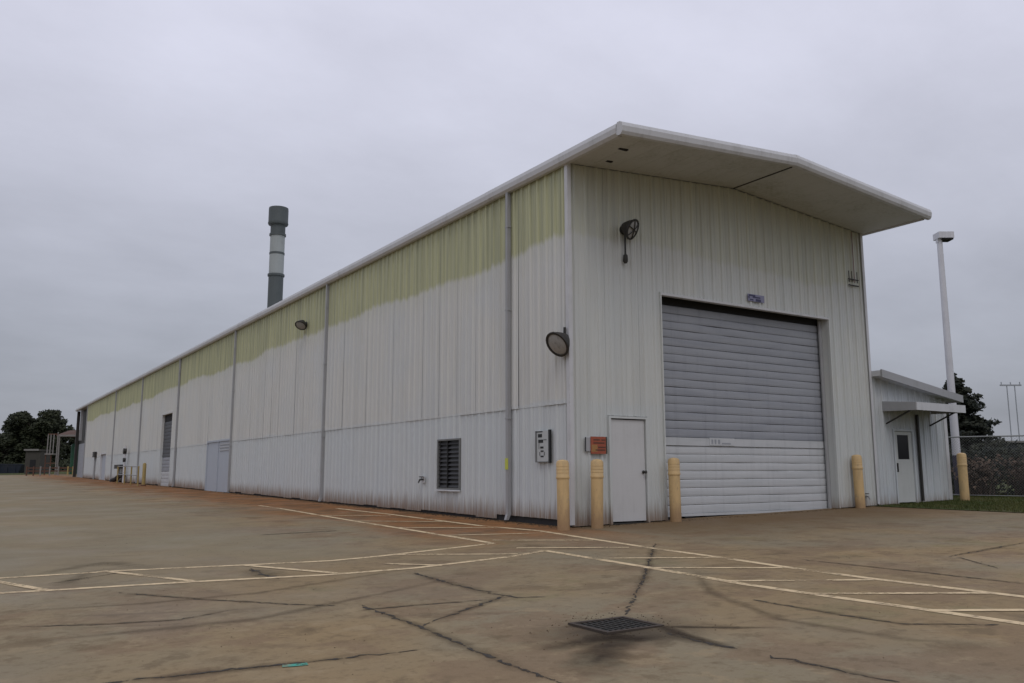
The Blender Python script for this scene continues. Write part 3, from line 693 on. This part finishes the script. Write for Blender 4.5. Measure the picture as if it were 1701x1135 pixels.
# canopy over the annex door
CX0, CX1, CD = 10.17, 12.40, 1.0
cn = MB().hexa([(CX0 + .04, -CD + .03, 2.66), (CX1 - .04, -CD + .03, 2.66), (CX1 - .04, -.04, 2.72), (CX0 + .04, -.04, 2.72), (CX0 + .04, -CD + .03, 2.75), (CX1 - .04, -CD + .03, 2.75), (CX1 - .04, -.04, 2.84), (CX0 + .04, -.04, 2.84)]).build('canopy', 'trim_grey', an)
MB().box(CX0, CX1, -CD, -CD + .03, 2.60, 2.80).build('canopy_fascia', 'trim', cn)
for a in (CX0, CX1 - .04): MB().hexa([(a, -CD + .031, 2.60), (a + .04, -CD + .031, 2.60), (a + .04, -.04, 2.62), (a, -.04, 2.62), (a, -CD + .031, 2.80), (a + .04, -CD + .031, 2.80), (a + .04, -.04, 2.88), (a, -.04, 2.88)]).build('canopy_fascia', 'trim_grey', cn)
for a in (CX0 + .12, CX1 - .12): MB().tube([(a, -CD + .15, 2.66), (a, -.04, 2.30)], .022, 6).build('bracket', 'dark_metal', cn)

# ================================================================== bollards
BL = [(-.42, -.30, 'tan yellow bollard standing off the warehouse corner by the black lettered sign'), (.30, -.40, 'tan yellow bollard below the orange warning sign'),
      (2.50, -.24, 'tan yellow bollard between the walk door and the roll-up door'), (8.72, -.22, 'tan yellow bollard at the annex side of the roll-up door'), (13.05, -.42, 'tan yellow bollard at the outer corner of the annex on the grass')]
for bx, by, lab in BL:
    g = gz(bx, by)
    b = thing('bollard', lab, 'bollard', (bx, by, g), 'tan yellow bollards along the gable side')
    rr = .118; hz = 1.30 if bx > -1 else 1.3
    MB().lathe([(rr, -.02), (rr, .95)], (bx, by, g), k=24).build('sleeve', 'bollard', b, True)
    MB().lathe([(rr + .006, .945), (rr + .012, .955), (rr + .012, .985), (rr + .004, 1.0), (rr + .004, hz - .06), (rr - .01, hz - .02), (rr - .05, hz), (0, hz + .01)], (bx, by, g), k=24).build('cap_sleeve', 'bollard', b, True)
    b.rotation_euler = (random.uniform(-.018, .018), random.uniform(-.018, .018), random.uniform(0, 6))
    for z in (1.06, 1.12, 1.18): MB().lathe([(rr, z - .012), (rr + .007, z - .008), (rr + .007, z + .008), (rr, z + .012)], (bx, by, g), k=24).build('ridge', 'bollard', b, True)

# ================================================================== wall lamps
def floodlight(loc, axis, rad, label, out, drop=0.0, up=0.0, reach=.9):
    loc = Vector(loc); ax = Vector(axis).normalized(); outv = Vector(out)
    t = thing('flood_lamp', label, 'lamp', loc)
    c = loc + outv * (rad * reach)
    MB().lathe([(0, -rad * .75), (rad * .35, -rad * .72), (rad * .55, -rad * .45), (rad * .8, -rad * .1), (rad * .97, rad * .25), (rad, rad * .4), (rad * .9, rad * .4)], c, ax, 22).build('housing', 'dark_metal', t, True)
    MB().lathe([(rad * .98, rad * .34), (rad * 1.06, rad * .36), (rad * 1.06, rad * .48), (rad * .9, rad * .50), (rad * .88, rad * .42)], c, ax, 22).build('rim', 'dark_metal', t, True)
    MB().lathe([(rad * .9, rad * .42), (rad * .7, rad * .5), (rad * .35, rad * .55), (0, rad * .56)], c, ax, 22).build('lens', 'lamp_lens', t, True)
    a = ax.orthogonal().normalized(); b = ax.cross(a)
    for k in range(3 if drop else 0):      # wire guard
        w_ = a * math.cos(k * math.pi / 3) + b * math.sin(k * math.pi / 3)
        MB().tube([c + ax * rad * .48 + w_ * rad * q + ax * rad * .16 * (1 - q * q) for q in (-1, -.6, 0, .6, 1)], .012, 5).build('guard_wire', 'dark_metal', t)
    MB().tube([loc, loc + outv * rad * .4, c - ax * rad * .6], .04, 8).build('arm', 'dark_metal', t)
    MB().lathe([(.10, 0), (.10, .03), (.05, .06)], loc, outv, 12).build('wall_plate', 'dark_metal', t)
    if drop: 
        e = loc + outv * .06
        MB().tube([e, e - Vector((0, 0, drop))], .022, 6).build('conduit', 'dark_metal', t)
        MB().lathe([(.02, 0), (.05, -.03), (.055, -.16), (.03, -.20), (0, -.205)], e - Vector((0, 0, drop - .02)), (0, 0, 1), 10).build('cable_gland', 'dark_metal', t, True)
    if up:
        e = loc + outv * .05
        MB().tube([e, e + Vector((0, 0, up))], .03, 6).build('conduit', 'dark_metal', t)
floodlight((1.42, -.04, 6.14), (.35, -.78, -.42), .215, 'dark caged flood lamp with hanging conduit high on the gable wall', (0, -1, 0), drop=.55)
floodlight((-.05, .03, 3.62), (-.80, -.12, -.55), .26, 'large grey lensed flood lamp near the front corner of the long wall', (-1, 0, 0), up=.30, reach=.6)
floodlight((-.05, 15.4, 6.25), (-.45, -.35, -.7), .20, 'small dark flood lamp high on the algae stained long wall', (-1, 0, 0))

# ================================================================== signs
t = thing('lettered_sign', 'narrow upright white sign with black characters and dark edge by the corner', 'sign', (-.05, .87, 1.27))
MB().box(-.075, -.037, .62, 1.12, 1.26, 1.90).build('board', 'sign_white', t)
MB().box(-.080, -.036, .60, .655, 1.245, 1.915).build('edge', 'sign_black', t)
for b in ((1.06, 1.125, 1.26, 1.90), (.656, 1.06, 1.26, 1.278)): MB().box(-.079, -.0755, *b).build('edge', 'sign_grey', t)
for y0, y1, z0, z1, mt in ((.86, 1.10, 1.87, 1.892, 'sign_black'), (.88, 1.02, 1.765, 1.835, 'sign_black'), (.84, 1.01, 1.655, 1.72, 'sign_black'), (.72, .82, 1.705, 1.725, 'sign_grey'), (.83, .94, 1.54, 1.58, 'sign_black'),
                           (.83, .93, 1.47, 1.50, 'sign_black'), (.83, .93, 1.365, 1.395, 'sign_black'), (.945, .975, 1.395, 1.47, 'sign_grey'), (.785, .815, 1.395, 1.47, 'sign_grey'), (.98, 1.0, 1.53, 1.66, 'sign_grey')):
    MB().box(-.080, -.0755, y0, y1, z0, z1).build('character', mt, t)
t = thing('warning_sign', 'faded orange and amber warning sign on grey backing plate beside the walk door', 'sign', (.57, -.05, 1.43))
MB().box(.31, .60, -.055, -.037, 1.47, 1.74).build('backing_plate', 'trim_grey', t)
MB().box(.305, .325, -.062, -.056, 1.465, 1.745).build('backing_edge', 'sign_black', t)
MB().box(.44, .84, -.075, -.057, 1.42, 1.76).build('board', 'sign_orange', t)
MB().box(.815, .845, -.079, -.0755, 1.42, 1.76).build('edge', 'wood_dark', t)
MB().box(.45, .60, -.078, -.0755, 1.46, 1.60).build('panel', 'sign_amber', t)
for x0, x1, z in ((.50, .66, 1.685), (.70, .80, 1.685), (.50, .78, 1.625), (.62, .80, 1.54), (.55, .79, 1.485)): MB().box(x0, x1, -.081, -.0782, z, z + .022).build('lettering', 'rust', t)
t = thing('blue_sign', 'small dark blue plate with a pale stroke above the roll-up door', 'sign', (5.48, -.05, 5.02))
MB().box(5.20, 5.76, -.052, -.037, 5.03, 5.20).build('plate', 'sign_lilac', t)
for x0, x1, z0, z1 in ((5.23, 5.45, 5.15, 5.185), (5.36, 5.62, 5.115, 5.148), (5.46, 5.64, 5.04, 5.095), (5.26, 5.38, 5.05, 5.08), (5.215, 5.25, 5.09, 5.148)): MB().box(x0, x1, -.056, -.0525, z0, z1).build('mark', 'sign_blue', t)

# small fittings on the walls
t = thing('hose_bib', 'small dark tap on the long wall beside the window', 'tap', (-.05, 6.2, .86))
MB().tube([(-.03, 6.2, .88), (-.15, 6.2, .88), (-.19, 6.2, .80)], [.02, .025, .018], 8).build('spout', 'dark_metal', t)
MB().lathe([(.0, 0), (.06, .0), (.06, .02), (0, .022)], (-.11, 6.2, .94), (0, 0, 1), 12).build('hand_wheel', 'dark_metal', t)
MB().tube([(-.11, 6.2, .88), (-.11, 6.2, .95)], .012, 6).build('stem', 'dark_metal', t)
MB().box(-.05, -.036, 6.12, 6.28, .80, .96).build('wall_plate', 'trim', t)
t = thing('hose_bib', 'small tap low on the gable wall between bollard and annex', 'tap', (9.19, -.05, .42))
MB().tube([(9.19, -.03, .44), (9.19, -.14, .44), (9.19, -.17, .37)], [.018, .022, .016], 8).build('spout', 'steel', t)
MB().lathe([(.0, 0), (.05, .0), (.05, .02), (0, .022)], (9.19, -.10, .50), (0, 0, 1), 12).build('hand_wheel', 'dark_metal', t)
t = thing('cable_bracket', 'small wire bracket with thin faded riser high on the gable beside the annex corner', 'bracket', (9.25, -.05, 5.85))
MB().tube([(9.30, -.06, 5.95), (9.30, -.06, 7.33)], .012, 6).build('riser', 'riser_pink', t)
for z in (5.87, 6.03): MB().tube([(9.05, -.06, z), (9.46, -.06, z)], .018, 6).build('bar', 'dark_metal', t)
for xx in (9.08, 9.20, 9.42): MB().tube([(xx, -.058, 5.95), (xx, -.058, 6.25)], .010, 5).build('rod', 'dark_metal', t)

# gas meter, handrail, far fittings along the long wall
g = gz(0, 51)
t = thing('gas_meter', 'white gas riser with black regulators and meter beside the railing', 'meter', (-.3, 51.5, g))
MB().tube([(-.3, 50.8, g), (-.3, 50.8, 2.9)], .07, 8).build('riser', 'pole_white', t)
MB().lathe([(.0, -.12), (.2, -.1), (.2, .1), (0, .12)], (-.32, 50.8, 2.55), (1, 0, 0), 14).build('regulator', 'dark_metal', t)
MB().lathe([(.0, -.1), (.15, -.08), (.15, .08), (0, .1)], (-.32, 50.8, 1.95), (1, 0, 0), 14).build('regulator', 'dark_metal', t)
MB().box(-.45, -.1, 51.8, 54.2, 1.36, 1.64).build('meter_box', 'dark_metal', t)
MB().tube([(-.28, 53, g), (-.28, 53, 1.4)], .05, 6).build('stand', 'trim_grey', t)
MB().tube([(-.3, 50.8, g + .45), (-.35, 52.0, g + .5), (-.35, 53.5, g + .25), (-.4, 55.2, g + .1)], .16, 8).build('pipe', 'rubber', t)
t = thing('handrail', 'thin yellowed pipe railing beside the side roll-up door', 'railing', (-1.1, 44, gz(-1, 44)))
for y in (41.0, 43.4, 45.8, 48.6): MB().tube([(-1.0, y, gz(-1, y)), (-1.0, y, gz(-1, y) + 1.15)], .045, 6).build('post', 'yellow_old', t)
for hgt in (.6, 1.12): MB().tube([(-1.0, 41.0, gz(-1, 41) + hgt), (-1.0, 48.6, gz(-1, 48.6) + hgt)], .03, 6).build('rail', 'galv', t)
for y, dx, lab in ((40.6, -.75, 'rusty yellow pipe bollard at the railing end of the side roll-up door'),):
    b = thing('pipe_bollard', lab, 'bollard', (dx, y, gz(dx, y)))
    MB().lathe([(.10, -.02), (.10, 1.25), (.07, 1.32), (0, 1.34)], (dx, y, gz(dx, y)), k=14).build('pipe', 'yellow_old', b, True)
    MB().lathe([(.16, -.01), (.15, .05), (.10, .08)], (dx, y, gz(dx, y)), k=14).build('footing', 'rust', b, True)
t = thing('junction_box', 'grey conduit with dark junction box on the far end of the long wall', 'electrical box', (-.1, 67.5, gz(0, 67)))
MB().box(-.25, -.04, 66.9, 68.0, 2.4, 2.85).build('box', 'dark_metal', t)
MB().tube([(-.12, 67.4, gz(0, 67)), (-.12, 67.4, 2.42)], .06, 6).build('conduit', 'trim_grey', t)

# ================================================================== lamp post, fence, right background
px, py = 15.75, 1.25
g = gz(px, py)
t = thing('lamp_post', 'tall white yard light pole with square lamp head behind the annex', 'lamp post', (px, py, g))
tp = Vector((px - .02, py - .02, 8.50))
def pl(z): return Vector((px, py, g)).lerp(tp, (z - g) / (tp.z - g))
MB().tube([pl(1.55), pl(4), pl(8.4)], [.125, .11, .085], 12).build('shaft', 'pole_white', t, True)
MB().tube([pl(g - .02), pl(1.55)], [.13, .126], 12).build('foot', 'pole_foot', t, True)
MB().lathe([(.22, 0), (.22, .04), (.14, .06)], (px, py, g), k=14).build('base_flange', 'pole_foot', t)
dirx = Vector((.84, -.54, 0)).normalized(); dy = Vector((.54, .84, 0)).normalized()
def hbox(a0, a1, b0, b1, z0, z1):
    return MB().hexa([tp + dirx * a + dy * b + Vector((0, 0, z - tp.z)) for z in (z0, z1) for a, b in ((a0, b0), (a1, b0), (a1, b1), (a0, b1))])
hbox(-.10, .38, -.2, .2, 8.40, 8.60).build('lamp_head', 'pole_white', t)
hbox(.03, .36, -.18, .18, 8.35, 8.399).build('lens', 'rubber', t)
hbox(-.09, .02, -.07, .07, 8.28, 8.399).build('neck', 'pole_white', t)

fa, fb = G(1585, 826.0), G(1701, 828.0)
fdir = (fb - fa); fdir.z = 0; fdir.normalize(); P0 = fa - fdir * 4; P1 = fb + fdir * 9
P0.z = 0; P1.z = 0; FL = (P1 - P0).length; FH = 1.78
t = thing('chain_link_fence', 'grey chain link fence with pipe rails at the back of the grass', 'fence', (fa.x, fa.y, gz(fa.x, fa.y)))
def fp(s, z): q = P0 + fdir * s; return Vector((q.x, q.y, gz(q.x, q.y) + z))
for i in range(int(FL / 2.6) + 1): MB().tube([fp(i * 2.6 + .9, -.02), fp(i * 2.6 + .9, FH + .06)], .028, 8).build('post', 'dark_metal', t)
for z in (FH, .08): MB().tube([fp(0, z), fp(FL, z)], .022 if z > 1 else .012, 6).build('rail', 'galv', t)
m = MB(); nx = Vector((fdir.y, -fdir.x, 0)); sp = .075; k = -int(FH / sp)
while k * sp < FL:
    for sg in (1, -1):
        s0 = k * sp; a, b = (s0, .1), (s0 + FH - .12, FH - .02)
        if a[0] < 0: a = (0, .1 - s0)
        if b[0] > FL: b = (FL, .1 + FL - s0)
        if b[1] <= a[1]: continue
        (a0, a1), (b0, b1) = a, b
        if sg < 0: a0, b0 = FL - a0, FL - b0
        o = Vector((0, 0, .0022)); m.quad(fp(a0, a1) - o, fp(b0, b1) - o, fp(b0, b1) + o, fp(a0, a1) + o)
    k += 1
wm = m.build('wire_mesh', 'galv', t); wm['kind'] = 'stuff'

def leafcloud(m, c, rx, ry, rz, n, size, tilt=1.0):
    for _ in range(n):
        while True:
            p = Vector((random.uniform(-1, 1), random.uniform(-1, 1), random.uniform(-1, 1)))
            if p.length <= 1: break
        p = p * (.55 + .45 * random.random()) if random.random() < .4 else p.normalized() * (.72 + .34 * random.random())
        q = Vector((c[0] + p.x * rx, c[1] + p.y * ry, c[2] + p.z * rz))
        a = Vector((random.gauss(0, 1), random.gauss(0, 1), random.gauss(0, .7))).normalized(); b = a.orthogonal().normalized()
        s = size * random.uniform(.5, 1.2)
        m.quad(q - a * s * .5 - b * s * .28, q + a * s * .5 - b * s * .2, q + a * s * .55 + b * s * .25, q - a * s * .4 + b * s * .3)
def broad_tree(base, h, spread, label, clumps=26, lm='leaf_oak', seed=1, leaf=.42, per=170, lowest=.28, group=None):
    random.seed(seed); base = Vector(base)
    t = thing('oak_tree', label, 'tree', base, group)
    tr = MB(); top = base + Vector((random.uniform(-.3, .3), random.uniform(-.3, .3), h * .55))
    tr.tube([base - Vector((0, 0, .1)), base.lerp(top, .3) + Vector((.1, 0, 0)), base.lerp(top, .65), top], [h * .035, h * .028, h * .022, h * .012], 8)
    cr = MB()
    for i in range(clumps):
        a = i * 2.399 + random.uniform(-.4, .4); u = (i + .5) / clumps
        zz = lowest + (1 - lowest) * u * .92; rad = spread * math.sqrt(max(.04, 1 - ((zz - .52) / .55) ** 2)) * random.uniform(.45, .95)
        c = base + Vector((math.cos(a) * rad, math.sin(a) * rad, h * zz * random.uniform(.93, 1.0)))
        st = base.lerp(top, min(.98, .35 + .6 * u)); tr.tube([st, st.lerp(c, .55) + Vector((0, 0, .2)), c], [h * .012, h * .008, .03], 5)
        r = spread * random.uniform(.20, .36)
        leafcloud(cr, c, r, r, r * .72, per, leaf)
    tr.build('trunk', 'bark', t); cr.build('crown', lm, t)
    return t
def at(x, y, dist): return CAM + ray(x, y) * dist
def gp(x, dist):
    p = at(x, 785, dist); p.z = gz(p.x, p.y); return p
gl = 'dark trees beyond the yard'
broad_tree(gp(60, 150), 11.4, 5.0, 'tallest round dark oak behind the pipe frame', 40, seed=3, lowest=.10, per=420, leaf=.5)
broad_tree(gp(2, 152), 7.4, 4.6, 'low spreading dark tree at the edge of the yard', 22, seed=5, lowest=.12, per=360, leaf=.48)
broad_tree(gp(98, 158), 8.4, 3.4, 'smaller dark tree leaning behind the open shed roof', 20, seed=8, lowest=.08, per=360, leaf=.48)
broad_tree(gp(30, 165), 10.6, 4.4, 'dark tree filling the gap between the two oaks', 26, seed=12, lowest=.1, per=360, leaf=.48)
m = MB(); random.seed(4)
for i in range(60):
    p = gp(-60 + i * 3.4, 146 + random.uniform(-3, 3)); leafcloud(m, (p.x, p.y, p.z + .7), 1.0, 1.0, random.uniform(.9, 1.7), 90, .36)
h = m.build('hedge', 'leaf_oak'); h['kind'] = 'stuff'; tag(h, 'dark scrub along the foot of the far trees', 'hedge')

# pipe frame and open shed at the far left, about 105 m out
S = 105.0 / FPX
def bl(x, y, d=105.0): p = at(x, y, d); return p
def vpost(parent, x, y0, y1, r, mt, name='post', d=105.0):
    a = bl(x, y0, d); b = bl(x, y1, d); g_ = gz(a.x, a.y)
    lo = max(g_ - .02, b.z) if y1 < 784 else g_ - .02
    MB().tube([(a.x, a.y, lo), (a.x, a.y, a.z)], r, 7).build(name, mt, parent)
q0 = gp(108, 105)
t = thing('open_shed', 'open sided shed with pale roof edge sheltering a green tank', 'shed', q0)
hor = Vector((RT.x, RT.y, 0)).normalized(); dep_ = Vector((FW.x, FW.y, 0)).normalized()
def obox(c, a0, a1, b0, b1, z0, z1):
    c = Vector((c.x, c.y, 0)); return MB().hexa([c + hor * a + dep_ * b + Vector((0, 0, z)) for z in (z0, z1) for a, b in ((a0, b0), (a1, b0), (a1, b1), (a0, b1))])
gq = gz(q0.x, q0.y)
for a in (-1.0, 1.15): 
    for b in (0, 4): obox(q0, a - .07, a + .07, b - .07, b + .07, gq, 5.6).build('post', 'rust' if a > 0 else 'white_dull', t)
obox(q0, -.95, 1.3, -.25, -.12, 5.55, 5.78).build('roof_edge', 'white_dull', t)
obox(q0, -1.4, 1.4, -.11, 4.4, 5.6, 5.75).build('roof', 'far_brick', t)
MB().hexa([Vector((q0.x, q0.y, 0)) + hor * a + dep_ * b + Vector((0, 0, z)) for a, b, z in ((-1.5, .2, 5.76), (1.4, .2, 5.76), (1.4, 4.4, 5.76), (-1.5, 4.4, 5.76), (-.9, 2, 6.4), (.9, 2, 6.5), (.9, 2.4, 6.5), (-.9, 2.4, 6.4))]).build('roof_ridge', 'far_brick', t)
obox(q0, -1.2, 1.3, 4.2, 4.35, gq, 5.55).build('back_wall', 'far_wall', t)
tk = thing('storage_tank', 'upright dark green tank inside the open shed', 'tank', q0 + dep_ * 2)
c = Vector((q0.x, q0.y, gq)) + dep_ * 2 - hor * .05
MB().lathe([(.42, 0), (.42, 3.5), (.36, 3.75), (.12, 3.9), (0, 3.9)], c, k=18).build('shell', 'green_tank', tk, True)
for z in (.9, 2.2, 3.3): MB().lathe([(.41, z), (.45, z + .02), (.45, z + .1), (.41, z + .12)], c, k=18).build('hoop', 'green_tank', tk, True)
q1 = gp(84, 103); gq1 = gz(q1.x, q1.y)
t = thing('pipe_rack', 'tall weathered pipe frame with a platform in front of the oaks', 'pipe frame', q1)
for a, z0, z1, mt in ((-.62, 3.4, 5.8, 'white_dull'), (-.28, 3.4, 5.8, 'white_dull'), (.08, 3.4, 5.8, 'white_dull'), (.55, 0, 6.0, 'white_dull'), (-.1, 0, 3.3, 'rust'), (-.75, 0, 3.3, 'rust')):
    obox(q1, a - .045, a + .045, -.05, .05, max(gq1, z0), z1).build('upright', mt, t)
obox(q1, -.8, .2, -.2, .5, 3.28, 3.42).build('platform', 'white_dull', t)
obox(q1, -.65, .6, -.05, .05, 5.70, 5.82).build('beam', 'rust', t)
obox(q1, -.7, .5, -.04, .04, 2.2, 2.3).build('brace', 'rust', t)
q2 = gp(52, 118); gq2 = gz(q2.x, q2.y)
t = thing('small_shed', 'small dark plank shed with pale roof edge under the oak', 'shed', q2)
obox(q2, -1.0, 1.1, 0, 2.5, gq2, 4.1).build('wall', 'wood_dark', t)
obox(q2, -1.15, 1.2, -.2, 2.7, 4.1, 4.35).build('roof', 'wood_dark', t)
obox(q2, -1.15, .9, -.26, -.205, 4.15, 4.38).build('roof_edge', 'white_dull', t)
obox(q2, -.3, .5, -.03, -.004, gq2 + .05, 2.9).build('door', 'void', t)
q3 = gp(84, 99); gq3 = gz(q3.x, q3.y)
t = thing('pipe_barrier', 'low rusty rail barrier with short pale posts at the yard end', 'barrier', q3)
for a, mt in ((-2.8, 'rust'), (-2.0, 'rust'), (-1.2, 'white_dull'), (-.1, 'white_dull'), (.9, 'white_dull'), (2.0, 'yellow_old'), (2.6, 'yellow_old')): obox(q3, a - .06, a + .06, -.06, .06, gq3 - .03, gq3 + 1.05).build('post', mt, t)
for z in (.45, .8): obox(q3, -2.95, 2.75, .065, .12, gq3 + z, gq3 + z + .13).build('rail', 'rust', t)
q4 = gp(12, 128); gq4 = gz(q4.x, q4.y)
t = thing('skip_container', 'low dark blue steel skip under the low tree', 'skip', q4)
MB().hexa([Vector((q4.x, q4.y, 0)) + hor * a + dep_ * b + Vector((0, 0, z)) for a, b, z in ((-1.6, 0, gq4), (1.6, 0, gq4), (1.6, 1.8, gq4), (-1.6, 1.8, gq4), (-2.2, -.1, gq4 + 1.35), (2.2, -.1, gq4 + 1.35), (2.2, 1.9, gq4 + 1.35), (-2.2, 1.9, gq4 + 1.35))]).build('tub', 'dark_blue', t)
obox(q4, -2.3, 2.3, -.16, -.1, gq4 + 1.28, gq4 + 1.42).build('rim', 'dark_blue', t)
for a in (-1.2, 0, 1.2): obox(q4, a - .05, a + .05, -.13, -.02, gq4 + .1, gq4 + 1.28).build('rib', 'dark_blue', t)

# right background: conifer, low building, utility frame, scrub
random.seed(21)
b0 = gp(1604, 60)
t = thing('conifer', 'ragged dark conifer rising behind the lamp post', 'tree', b0)
tr = MB().tube([b0 - Vector((0, 0, .1)), b0 + Vector((.1, 0, 3.5)), b0 + Vector((-.25, .1, 7.1))], [.22, .14, .03], 8); cr = MB()
for i in range(58):
    u = i / 58; z = 1.0 + 6.0 * u; a = i * 2.4 + random.uniform(-.5, .5); ln = (2.6 * (1 - u) ** .8 + .25) * random.uniform(.55, 1.15)
    s = b0 + Vector((-.25 * u, .1 * u, z)); e = s + Vector((math.cos(a) * ln, math.sin(a) * ln, .35 * ln * random.uniform(.1, 1)))
    tr.tube([s, s.lerp(e, .5) + Vector((0, 0, -.08)), e], [.04, .025, .01], 4)
    for q in range(3):
        c = s.lerp(e, .4 + .28 * q); leafcloud(cr, c, .32 + .13 * ln, .32 + .13 * ln, .24, 70, .27)
for k in range(5):
    c = b0 + Vector((-.25, .1, 6.6 + .2 * k)); leafcloud(cr, c, .25 - .03 * k, .25 - .03 * k, .2, 40, .2)
tr.build('trunk', 'bark', t); cr.build('crown', 'leaf_pine', t)
random.seed(22)
m = MB()
for i in range(70):
    p = gp(1560 + i * 4.2, 150 + random.uniform(-6, 10)); hh_ = 5.0 + 1.6 * mnoise.noise(Vector((i * .21, 0, 0))) + random.uniform(-.4, .4)
    leafcloud(m, (p.x, p.y, p.z + hh_ * .5), 1.6, 1.6, hh_ * .5, 90, .55)
h = m.build('far_wood', 'leaf_far'); h['kind'] = 'stuff'; tag(h, 'far low belt of dark woodland beyond the fence', 'woodland')
broad_tree(gp(1562, 66), 5.2, 2.2, 'bushy dark tree behind the annex corner', 14, 'leaf_pine', 31, .26, 200, .12)
q5 = gp(1690, 76); gq5 = gz(q5.x, q5.y)
t = thing('low_building', 'long low dark building with pale roof edge beyond the fence', 'building', q5)
obox(q5, -6.0, 14, 0, 9, gq5, 3.55).build('wall', 'far_wall', t)
rf = obox(q5, -6.2, 14.2, -.3, 9.3, 3.55, 3.72).build('roof', 'far_wall', t)
obox(q5, -6.2, 14.2, -.36, -.305, 3.60, 3.76).build('roof_edge', 'white_dull', rf)
for k in range(5):
    wv = obox(q5, -5.0 + k * 3.6, -3.2 + k * 3.6, -.03, -.004, gq5 + 1.2, 2.9).build('window', 'glass_dark', t)
    obox(q5, -5.05 + k * 3.6, -3.15 + k * 3.6, -.06, -.004, gq5 + 1.1, gq5 + 1.19).build('sill', 'far_wall', wv)
q6 = gp(1692, 118); gq6 = gz(q6.x, q6.y)
t = thing('utility_pole', 'thin far H-frame utility pole with cross arm beyond the fence', 'utility pole', q6)
for a in (-.55, .55): obox(q6, a - .05, a + .05, -.05, .05, gq6, 13.1).build('pole', 'far_steel', t)
obox(q6, -1.5, 1.5, -.08, .08, 12.95, 13.15).build('cross_arm', 'far_steel', t)
for a in (-1.3, 0, 1.3): obox(q6, a - .05, a + .05, -.05, .05, 13.15, 13.5).build('insulator', 'far_steel', t)
# leafless scrub growing along the fence
labs = ['dry brown bush growing through the fence beside the lamp post', 'pale twiggy bush in the middle stretch of the fence', 'dense brown vine mound piled on the fence', 'tall reddish twig thicket behind the fence', 'thin grey bush at the far run of the fence']
for i, (sx, off, hgt, wd_b) in enumerate(((4.6, .7, 1.1, .7), (5.9, .9, 1.2, .9), (7.1, .8, 1.6, 1.0), (8.6, 1.1, 1.75, 1.2), (10.6, .9, 1.4, 1.1))):
    random.seed(50 + i); b = fp(sx, 0) - nx * off * (1 if nx.dot(CAM - fp(sx, 0)) > 0 else -1)
    t = thing('bush', labs[i], 'bush', b); tw = MB(); lv = MB()
    for k in range(150):
        a = random.uniform(0, 6.283); s = b + Vector((random.gauss(0, .25) * wd_b, random.gauss(0, .25) * wd_b, 0))
        ln = hgt * random.uniform(.5, 1.1); tip = s + Vector((math.cos(a) * wd_b * random.uniform(.1, .7), math.sin(a) * wd_b * random.uniform(.1, .7), ln))
        mid = s.lerp(tip, .55) + Vector((random.gauss(0, .08), random.gauss(0, .08), .12 * ln))
        tw.tube([s, mid, tip], [.012, .009, .004], 3)
        for q in range(5):
            c = mid.lerp(tip, random.random()) + Vector((random.gauss(0, .07), random.gauss(0, .07), random.gauss(0, .07)))
            a_ = Vector((random.gauss(0, 1), random.gauss(0, 1), random.gauss(0, 1))).normalized(); b_ = a_.orthogonal(); z_ = random.uniform(.03, .075)
            lv.quad(c - a_ * z_, c + b_ * z_ * .5, c + a_ * z_, c - b_ * z_ * .5)
    tw.build('twigs', 'twig', t); lv.build('leaves', ('leaf_dry', 'leaf_dry', 'twig', 'leaf_dry', 'leaf_pine')[i], t)
# dark evergreen hedge behind the fence
random.seed(61); m = MB()
for i in range(46):
    p = fp(1.5 + i * .33, 0) + dep_ * random.uniform(2.4, 3.4); leafcloud(m, (p.x, p.y, p.z + .75), .55, .55, random.uniform(.75, 1.05), 240, .16)
h = m.build('hedge', 'leaf_pine'); h['kind'] = 'stuff'; tag(h, 'dark evergreen hedge running behind the chain link fence', 'hedge')
# grass blades on the strip in view
random.seed(71); m = MB()
for i in range(26000):
    x = random.uniform(9.45, 19); y = random.uniform(-6, -.08) if x < 13.4 else random.uniform(-6, 4)
    if x < 9.75 and random.random() < .5: continue
    hb = random.uniform(.025, .075); a = random.uniform(0, 6.283); wdt = random.uniform(.005, .010); z = gz(x, y) + .010
    dx, dy_ = math.cos(a) * wdt, math.sin(a) * wdt; lx, ly = random.gauss(0, .02), random.gauss(0, .02)
    m.tri((x - dx, y - dy_, z), (x + dx, y + dy_, z), (x + lx, y + ly, z + hb))
gr = m.build('grass', 'grass_blade'); gr['kind'] = 'stuff'; tag(gr, 'short mown grass on the strip beside the annex', 'grass')
